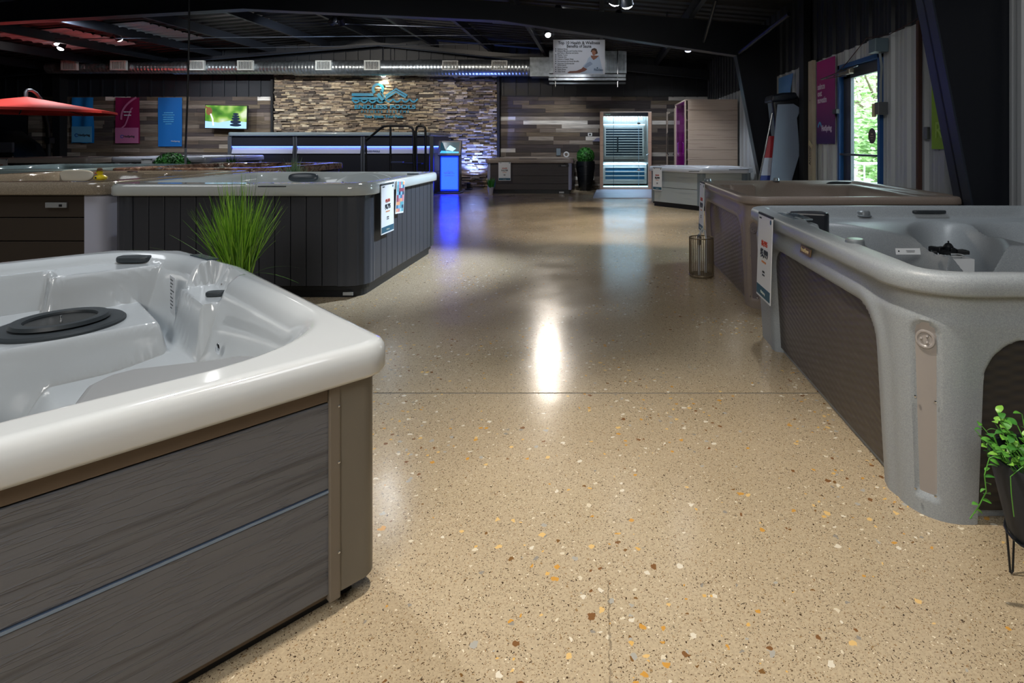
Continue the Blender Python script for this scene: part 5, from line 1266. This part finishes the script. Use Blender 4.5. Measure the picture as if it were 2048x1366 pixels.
# ------------------------------------------------------------------ plants
def leaves_ball(r, n, s, seed, col, zc_, sq=1.0):
    random.seed(seed); mb = MB()
    for i in range(n):
        u = Vector((random.gauss(0, 1), random.gauss(0, 1), random.gauss(0, 1))).normalized(); p = u*r*random.uniform(.9, 1.02); p.z *= sq
        q = u.to_track_quat('Z', 'Y').to_matrix() @ Matrix.Rotation(random.random()*6.28, 3, 'Z') @ Matrix.Rotation(random.uniform(-.7, .7), 3, 'X')
        mb.add([p+q @ Vector(v)+Vector((0, 0, zc_)) for v in ((-s, 0, 0), (0, -s*.6, .2*s), (s, 0, 0), (0, s*.6, .2*s))], [(0, 1, 2, 3)])
    return mb
GLEAF = random_mat('boxwood_leaf', [(0, '1e5a1a'), (.3, '2c7426'), (.6, '3b8a30'), (.85, '174a16')], .5, island=True, bump=0)
def ball_plant(label, x, y, zc_, r, pot):
    t = thing('boxwood_ball', label, 'plant', (x, y, 0)); leaves_ball(r, 2200, .022 if r < .26 else .025, 4, GLEAF, zc_).build('foliage', GLEAF, t)
    MB().lathe([(0, -r*.86), (r*.6, -r*.6), (r*.86, 0), (r*.6, r*.6), (0, r*.86)], 16, (0, 0, zc_)).build('foliage_core', GRN, t)
    MB().lathe(pot, 26).build('planter', mat('black_planter', '15191f', .35), t, smooth=True)
    return t
tp = ball_plant('boxwood ball in tall tapered black planter beside the lit sauna', px2x(1171, 15.1), 15.1, .91, .235, [(0, 0), (.165, 0), (.175, .02), (.25, .62), (.245, .78), (.225, .78), (.2, .7), (0, .7)])
for k in range(14):
    a = k*2.4; z = .08+k*.045; r = .176+.12*z; MB().tube([((r+.004)*math.cos(a+u), (r+.004)*math.sin(a+u), z+.05*math.sin(u*2)) for u in np.linspace(0, 1.4, 7)], .006, 5).build('planter_relief', mat('black_planter', '15191f'), tp)
ball_plant('large boxwood ball standing by the hanging cord behind the tubs', px2x(344, 9.9), 9.9, .80, .285, [(0, 0), (.17, 0), (.22, .5), (.21, .6), (0, .58)])
def grass(label, x, y, z0, h, spread, n, m, seed, pot, wd=.006, droop=.35, extra=()):
    random.seed(seed); t = thing('potted_grass', label, 'plant', (x, y, 0)); mb = MB()
    for i in range(n+len(extra)):
        if i < n:
            a = random.random()*2*PI; k = random.random()**.75*spread; L_ = h*random.uniform(.6, 1.0)*(1-.25*k/spread); dr = droop*random.random()**2*.6; w0 = wd*random.uniform(.6, 1.2)
        else: a, k, L_, dr = extra[i-n]; w0 = wd*.5
        b = Vector((random.gauss(0, .025), random.gauss(0, .025), z0)); d = Vector((math.cos(a)*k, math.sin(a)*k, 1)).normalized()
        side = Vector((-math.sin(a), math.cos(a), 0)); side = (side+Vector((random.uniform(-.8, .8), random.uniform(-.8, .8), 0))).normalized(); vs = []; K = 7
        for j in range(K+1):
            u = j/K; p = b+d*L_*u+Vector((math.cos(a)*.5, math.sin(a)*.5, -1))*dr*L_*u*u; w_ = w0*(1-u**2.2)*.5+.0004
            vs += [p-side*w_, p+side*w_]
        mb.add(vs, [(2*j, 2*j+1, 2*j+3, 2*j+2) for j in range(K)])
    mb.build('grass_blades', m, t); pot(t); return t
BLADE = random_mat('bright_grass', [(0, '5c8f1f'), (.3, '78ab2b'), (.6, '8fbf3a'), (.85, '4a7a1c')], .45, island=True, bump=0)
BLADE2 = random_mat('pale_grass', [(0, '5f7f5c'), (.3, '83a07a'), (.6, '4a6c48'), (.85, 'a3b99a')], .5, island=True, bump=0)
def pot_round(r0, r1, h, m):
    def f(t): MB().lathe([(0, 0), (r0, 0), (r1, h), (r1-.02, h), (r1-.03, h-.04), (0, h-.05)], 24).build('pot', m, t, smooth=True)
    return f
g1 = at(487, 535, 3.55)
grass('bright green fountain grass between the white octagonal tub and the slatted tub', g1.x-.03, 3.55, .38, .74, .52, 460, BLADE, 21, pot_round(.09, .115, .40, mat('charcoal_pot', '23272c', .5)), wd=.0072,
      extra=[(PI*.98, 1.6, .62, .18), (PI*1.02, 1.9, .60, .2), (PI*1.04, 1.4, .66, .25), (PI*.95, 2.2, .55, .15), (.05, .95, .42, .55), (-.1, 1.3, .40, .6), (PI*.99, 1.2, .55, .1)])
grass('pale green grass tuft behind the rim of the slatted tub', at(590, 0, 7.0).x+.02, 6.95, .70, .46, .95, 170, BLADE2, 8, pot_round(.14, .18, .74, mat('charcoal_pot', '23272c')), wd=.011)
grass('dark leafy tuft standing by the glowing end of the swim spa', at(465, 0, 10.9).x, 10.9, .72, .36, .5, 90, GLEAF, 9, pot_round(.12, .15, .75, mat('charcoal_pot', '23272c')), wd=.02)
sp_ = at(982, 388, 13.85)
grass('small spiky green plant in white pot beside the brown boarded tub', sp_.x, 13.8, .17, .34, .7, 46, random_mat('spiky_leaf', [(0, '2f7a2a'), (.4, '3f9438'), (.8, '24621f')], .5, island=True, bump=0), 10, pot_round(.05, .075, .19, mat('white_pot', 'b9bac4', .4)), wd=.04, droop=.15)

# trailing plant in black pot on hairpin legs
pc = Vector((1.235, 1.56, 0)); t = thing('trailing_plant', 'trailing green plant in black pot on hairpin legs', 'plant', pc)
POT = mat('matte_black_pot', '1c2026', .6)
MB().lathe([(0, .15), (.075, .15), (.095, .165), (.142, .375), (.140, .380), (.132, .378), (.122, .33), (0, .33)], 36).build('pot', POT, t, smooth=True)
MB().tube([(.10*math.cos(a), .10*math.sin(a), .165) for a in np.linspace(0, 2*PI, 24, endpoint=False)], .004, 6, closed=True).build('stand_ring', BLK, t)
for k in range(3):
    a = math.radians(115+120*k); c = Vector((math.cos(a), math.sin(a), 0)); s_ = Vector((-math.sin(a), math.cos(a), 0))
    MB().tube([c*.10+s_*.022+Vector((0, 0, .165)), c*.096+s_*.006+Vector((0, 0, .008)), c*.097+Vector((0, 0, .004)), c*.096-s_*.006+Vector((0, 0, .008)), c*.10-s_*.022+Vector((0, 0, .165))], .0032, 6).build('hairpin_leg', BLK, t)
LF = [mat('leaf_bright', '7db545', .35, coat=.2), mat('leaf_mid', '559536', .35, coat=.2), mat('leaf_deep', '3b7a2c', .4)]
lme = []
for m_ in LF:
    vs = []; fs = []; K = 8
    for j in range(K+1):
        u = j/K; w_ = .5*math.sin(PI*min(1, u*1.02))**.7*.62; zz = -.18*u*u+.10*math.sin(PI*u)
        vs += [(u, -w_, zz+.10*w_), (u, 0, zz), (u, w_, zz+.10*w_)]
    for j in range(K): fs += [(3*j, 3*j+3, 3*j+4, 3*j+1), (3*j+1, 3*j+4, 3*j+5, 3*j+2)]
    me = bpy.data.meshes.new('leaf_mesh'); me.from_pydata(vs, [], fs); me.materials.append(m_); me.polygons.foreach_set('use_smooth', [True]*len(me.polygons)); lme.append(me)
random.seed(17)
def leaf(p, az, el, s):
    o = bpy.data.objects.new('leaf', random.choice(lme)); COL.objects.link(o); o.parent = t; o.location = p; o.scale = (s, s, s); o.rotation_euler = (random.uniform(-.6, .6), -el, az)
stem = MB()
for i in range(85):
    a = random.random()*2*PI; r = .11*random.random()**.5; p0 = Vector((r*math.cos(a), r*math.sin(a), .33)); L_ = random.uniform(.05, .13)
    d = Vector((math.cos(a)*.6+random.uniform(-.3, .3), math.sin(a)*.6+random.uniform(-.3, .3), 1)).normalized(); p1 = p0+d*L_
    stem.tube([p0, p0+d*L_*.5+Vector((0, 0, .004)), p1], .0014, 4)
    for q in range(3): leaf(p0+d*L_*(.5+.25*q), random.random()*6.28, random.uniform(-.2, .8), random.uniform(.022, .036))
trail = [Vector((-.125, .0, .40)), Vector((-.165, .0, .385)), Vector((-.185, -.01, .345)), Vector((-.18, -.01, .30)), Vector((-.20, -.01, .26)), Vector((-.225, -.01, .225))]
stem.tube(trail, .0016, 5); stem.tube([Vector((-.11, -.05, .39)), Vector((-.15, -.06, .37)), Vector((-.155, -.07, .33)), Vector((-.15, -.07, .285)), Vector((-.148, -.07, .27))], .0013, 5)
for i in range(15):
    u = i/14*(len(trail)-1); k = min(int(u), len(trail)-2); p = trail[k].lerp(trail[k+1], u-k); leaf(p, random.choice((0.1, PI-.1))+random.uniform(-.6, .6), random.uniform(-.4, .5), random.uniform(.018, .028))
stem.build('stems', LF[1], t)

# ------------------------------------------------------------------ wire basket by the taupe tub
bk = thing('wire_basket', 'bronze wire basket on the floor beside the taupe tub', 'basket', (.955, 5.35, 0))
BZ = mat('bronze_wire', '83755f', .35, metal=.6); rb_ = .112
for z in (.365, .02): MB().tube([(rb_*math.cos(a), rb_*math.sin(a), z) for a in np.linspace(0, 2*PI, 32, endpoint=False)], .005, 6, closed=True).build('hoop', BZ, bk, smooth=True)
MB().lathe([(0, .012), (rb_, .012), (rb_, .006), (0, .006)], 28).build('basket_floor', BZ, bk)
for k in range(36): a = 2*PI*k/36; MB().tube([(rb_*math.cos(a), rb_*math.sin(a), .012), (rb_*math.cos(a), rb_*math.sin(a), .365)], .0032, 5).build('wire', BZ, bk)
gl = thing('hand_shower', 'white hooked hose end standing inside the wire basket', 'hose', (.965, 5.35, .013))
MB().tube([(-.03, 0, 0), (-.03, 0, .30), (-.02, 0, .40), (.0, 0, .43), (.025, 0, .41), (.035, 0, .34), (.03, 0, .02)], .010, 8).build('hose', mat('clear_grey_hose', 'b9bcc0', .3), gl, smooth=True)
MB().lathe([(.014, .28), (.02, .32), (.014, .38)], 12, (-.03, 0, 0)).build('fitting', CHROME, gl, smooth=True)

# ------------------------------------------------------------------ parts box in the speckled tub
pbx = thing('cardboard_box', 'small white box sitting inside the grey speckled tub', 'box', (1.882, 3.03, .525))
box('carton', PAPER, pbx, -.08, .08, -.06, .06, 0, .120, bevel=.003)
pp_ = thing('plastic_fittings', 'black plastic fittings with wires piled on the white box', 'fittings', (1.872, 3.03, .647))
random.seed(2)
for k in range(9):
    a = box('fitting', BLK, pp_, -.02, .02, -.012, .012, 0, .02, bevel=.003); a.location = (random.uniform(-.09, .09), random.uniform(-.03, .05), random.uniform(0, .02)); a.rotation_euler = (0, 0, random.random()*3); a.scale = (random.uniform(.8, 1.6), random.uniform(.8, 1.5), random.uniform(.8, 1.6))
MB().lathe([(.02, 0), (.025, .03), (.015, .045), (.004, .05), (.004, .06)], 14, (0, .02, .02)).build('cap', BLK, pp_, smooth=True)
MB().tube([(.0+.03*math.cos(a)*(1+a*.05), -.05+.02*math.sin(a), .004+a*.002) for a in np.linspace(0, 9, 30)], .002, 5).build('wire', mat('grey_wire', 'c0c4c8', .4), pp_)

# ------------------------------------------------------------------ rubber duck on the sand coloured rim
dk = thing('rubber_duck', 'yellow rubber duck in brown cowboy hat on the sand rim', 'rubber duck', (-4.275, 4.86, .934), -.3)
YL = mat('duck_yellow', 'd9c21e', .35, coat=.3)
MB().lathe([(0, 0), (.035, .002), (.050, .015), (.050, .028), (.035, .042), (.015, .05), (0, .052)], 20, sx=1.15, sy=.85).build('body', YL, dk, smooth=True)
MB().lathe([(0, -.024), (.016, -.018), (.025, 0), (.018, .018), (0, .026)], 16, (-.012, 0, .066)).build('head', YL, dk, smooth=True)
MB().lathe([(0, .012), (.012, .0), (.010, -.004), (0, -.006)], 12, M=Matrix.Translation((-.030, -.018, .062)) @ Matrix.Rotation(PI/2, 4, 'X'), sx=1.2, sy=.6).build('beak', mat('duck_orange', 'd0501a', .4), dk, smooth=True)
MB().lathe([(.034, .0), (.038, .003), (.020, .005), (.017, .020), (.010, .024), (0, .022)], 18, (-.012, 0, .082)).build('hat', mat('hat_brown', '5a3a1e', .7), dk, smooth=True)
box('star', mat('duck_print', '2a3550', .5), dk, .0, .014, -.046, -.042, .018, .032)

# ------------------------------------------------------------------ items on and against the ribbed wall
def wall_item(name, label, cat, y): return thing(name, label, cat, (XR-.04, y, 0), -PI/2)   # local x runs towards the camera (-Y), local -y faces the room
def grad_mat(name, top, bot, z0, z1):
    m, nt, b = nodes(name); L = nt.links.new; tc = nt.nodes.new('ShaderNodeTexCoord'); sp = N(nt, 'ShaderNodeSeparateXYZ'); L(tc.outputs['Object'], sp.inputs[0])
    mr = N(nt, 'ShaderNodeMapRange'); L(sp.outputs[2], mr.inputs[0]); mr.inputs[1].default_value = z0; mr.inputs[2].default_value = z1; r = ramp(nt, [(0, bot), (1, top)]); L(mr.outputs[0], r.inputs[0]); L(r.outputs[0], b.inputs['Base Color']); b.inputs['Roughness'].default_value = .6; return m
pbn = wall_item('banner', 'purple and magenta banner with white words beside the glazed door', 'banner', 7.48)
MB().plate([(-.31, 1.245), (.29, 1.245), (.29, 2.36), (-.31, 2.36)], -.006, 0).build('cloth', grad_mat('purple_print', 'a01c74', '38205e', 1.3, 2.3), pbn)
text('ssince\nout\nnovatin', .115, (-.27, -.008, 1.98), FRONT, mat('white_print', 'c9bcd4', .5), pbn, align='LEFT', sx=.9, bold=.002, line=.8)
text('HotSpring', .10, (.03, -.008, 1.42), FRONT, mat('white_print', 'c9bcd4'), pbn, sx=.8, bold=.004)
ribbon([(-.26+.12*u, 1.47+.06*math.sin(u*3)) for u in np.linspace(0, 1, 8)], .03, -.009, -.006, mb := MB()); mb.build('logo_mark', LB, pbn)
bbn = wall_item('banner', 'curling sky-blue banner on the ribbed wall behind the leaning boards', 'banner', 9.05)
vs = []; fs = []
for j in range(13):
    v = j/12
    for i in range(7): u = i/6; vs.append((-.36+.72*u*(1-.25*math.sin(v*PI)), -.02-.05*math.sin(u*3)*math.sin(v*PI), 2.33-1.25*v))
for j in range(12):
    for i in range(6): fs.append((j*7+i, (j+1)*7+i, (j+1)*7+i+1, j*7+i+1))
MB().add(vs, fs).build('cloth', mat('sky_cloth', '5f93cf', .6), bbn, smooth=True)
gbn = wall_item('banner', 'lime green banner hanging past the steel column', 'banner', 4.80)
MB().plate([(-.29, 1.20), (.29, 1.20), (.29, 2.3), (-.29, 2.3)], -.006, 0).build('cloth', mat('lime_cloth', '86b02a', .6), gbn)
text('Relax', .20, (-.24, -.008, 1.30), (PI/2, 0, 0), mat('pale_lime', 'a3c84e', .6), gbn, align='LEFT', sx=.9, bold=.002)
stud = wall_item('wall_stud', 'pale cream wooden post with stamped lettering beside the black column', 'post', 7.92)
box('post', mat('cream_post', 'a89f8e', .6, var=.12, vscale=5), stud, -.07, .09, -.05, .0, 0, 2.40, bevel=.004)
o = text('ANCHOR', .09, (.03, -.052, .95), (PI/2, -PI/2, 0), INK, stud, align='LEFT', sx=.8)
for z_ in (1.85,): MB().lathe([(0, .003), (.008, .002), (.009, 0)], 8, M=Matrix.Translation((0, -.05, z_)) @ Matrix.Rotation(PI/2, 4, 'X')).build('bolt', BLK, stud)
bc = wall_item('black_column', 'slim black upright post on the ribbed wall between blue and purple banners', 'post', 8.12)
box('post', BLACKP, bc, -.09, .09, -.10, 0, 0, 3.45)
pn = wall_item('paper_note', 'small cream note taped to the cream wooden post', 'note', 7.86); o = box('sheet', mat('cream_note', 'c4bc94', .6), pn, -.07, .07, -.058, -.054, -.03, .03); o.location = (.0, -.01, 1.235); o.rotation_euler = (0, .5, 0)
eb = wall_item('junction_box', 'grey electrical junction box high above the light switch', 'electrical box', 5.93)
box('box', mat('grey_blue_enamel', '5a6d78', .45), eb, -.075, .075, -.14, 0, 2.20, 2.34, bevel=.006)
for dx in (-.005, .02): MB().tube([(dx, -.06, 2.20), (dx+.02, -.05, 2.05), (dx, -.05, 1.90), (dx, -.05, 1.68)], .008, 6).build('conduit', mat('grey_conduit', '7d8588', .4), eb)
sw_ = wall_item('switch_box', 'cream and grey switch box between the door and steel column', 'switch', 5.93)
box('box', mat('grey_steel_box', '5d6265', .45, metal=.3), sw_, -.03, .06, -.10, 0, 1.55, 1.68, bevel=.004); box('cover_plate', mat('cream_plate', 'b9ae8c', .5), sw_, -.065, -.02, -.11, -.08, 1.53, 1.67, bevel=.003)
ot = wall_item('outlet_box', 'dark outlet box beside the lime green banner', 'outlet', 5.15)
box('box', mat('grey_steel_box', '5d6265'), ot, -.03, .03, -.03, 0, 1.29, 1.40, bevel=.004)
rp2 = wall_item('rust_pipe', 'rust brown vertical strip on the white ribbed wall', 'pipe', 5.27)
box('strip', mat('rust_strip', '4a332c', .7), rp2, -.02, .02, -.035, 0, 0, 2.39)
wr_ = wall_item('alarm_wire', 'thin loose red and black wires along the top of the white panels', 'wire', 6.2)
MB().tube([(-1.0, -.02, 2.10), (-.6, -.02, 2.22), (-.1, -.02, 2.42), (.4, -.03, 2.36), (.8, -.02, 2.40), (1.1, -.02, 2.44)], .005, 5).build('wire', mat('dark_red_wire', '3a2228', .6), wr_)
for k, (xx, lbl) in enumerate(((0.0, 'smoke'),)):
    pass
th2 = thing('wall_sensor', 'small white round sensor on the wood wall above the boxwood planter', 'sensor', (px2x(1180, 15.86), 15.865, H+18/F*15.86)); box('plate', PAPER, th2, -.06, .06, -.012, 0, -.045, .045, bevel=.015); MB().lathe([(0, .006), (.025, .004), (.028, 0)], 14, M=Matrix.Translation((0, -.012, 0)) @ Matrix.Rotation(PI/2, 4, 'X')).build('sensor_eye', BLK, th2)
ol2 = thing('outlet_plate', 'pale outlet plate on the wood wall behind the brown boarded tub', 'outlet', (px2x(1117, 15.86), 15.865, H-17/F*15.86)); box('plate', mat('blue_grey_plate', '6d7c88', .5), ol2, -.06, .06, -.02, 0, -.10, .10, bevel=.006)
br_ = thing('wall_bracket', 'lavender wall bracket beside the sauna corner post', 'bracket', (px2x(1192, 15.86), 15.80, H+4/F*15.8)); MB().plate([(-.10, 0), (.12, 0), (.12, .10), (.02, .10)], -.04, .06).build('bracket', mat('lavender_enamel', '77799a', .5), br_, bevel=.006)
bm = struct(box('baseboard_back', mat('floor_conduit', '6f5f4e', .5), None, px2x(1150, 15.8), px2x(1197, 15.8), 15.80, 15.86, .03, .07))

# boards and a padded cover leaning on the wall past the blue banner
lean = thing('padded_cover', 'black padded spa cover standing upright against the ribbed wall', 'cover', (2.80, 8.55, 0))
MB().plate([(-.42, 0), (.16, 0), (.18, 1.90), (.12, 1.99), (-.20, 1.98), (-.25, 1.90), (-.17, 1.2)], -.14, .14).build('cover_panel', mat('black_vinyl', '10131a', .4, bump=.15, bscale=6), lean, bevel=.04, seg=3)
MB().plate([(-.28, 1.86), (-.05, 1.88), (.12, 1.92), (.10, 2.01), (-.1, 2.0), (-.26, 1.97)], -.19, .19).build('cover_flap', mat('navy_vinyl', '151c28', .45), lean, bevel=.03)
tg = box('tag', PAPER, lean, -.06, .0, -.150, -.142, 1.26, 1.44); tg.rotation_euler = (0, .08, 0)
for z_ in (.55, .8): MB().tube([(-.15, -.15, z_), (-.05, -.17, z_+.01), (.06, -.15, z_)], .008, 6).build('strap', CHAR, lean)
wbd = thing('white_board', 'tall pale grey board leaning against the black padded cover', 'board', (2.62, 8.28, 0))
MB().plate([(-.21, 0), (.06, 0), (.13, .55), (.29, 1.1), (.27, 1.4), (.25, 1.62), (.31, 1.76), (.20, 1.83), (-.03, 1.82)], -.012, .012).build('board', mat('pale_board', '77849a', .4), wbd, bevel=.004)
fb = thing('flag_board', 'narrow red white and blue panel in a chrome edge leaning sideways', 'board', (2.38, 8.36, 0))
for (a, b, c) in ((.30, .78, '1c2f7a'), (.78, 1.04, 'a9adc0'), (1.04, 1.36, '9a1f2c')):
    f = lambda z: -.16+.30*z/1.6
    MB().plate([(f(a), a), (f(a)+.22, a), (f(b)+.22-.0, b), (f(b), b)], -.01, .01).build('printed_band', mat('print_'+c, c, .5), fb)
MB().tube([(-.18, -.012, 0), (.155, -.012, 1.70)], .014, 8).build('edge_tube', CHROME, fb)
MB().plate([(-.18, 0), (.1, 0), (.16, .30), (-.12, .30)], -.01, .01).build('printed_band', mat('print_navy', '131c34', .5), fb)

bpy.context.view_layer.update()
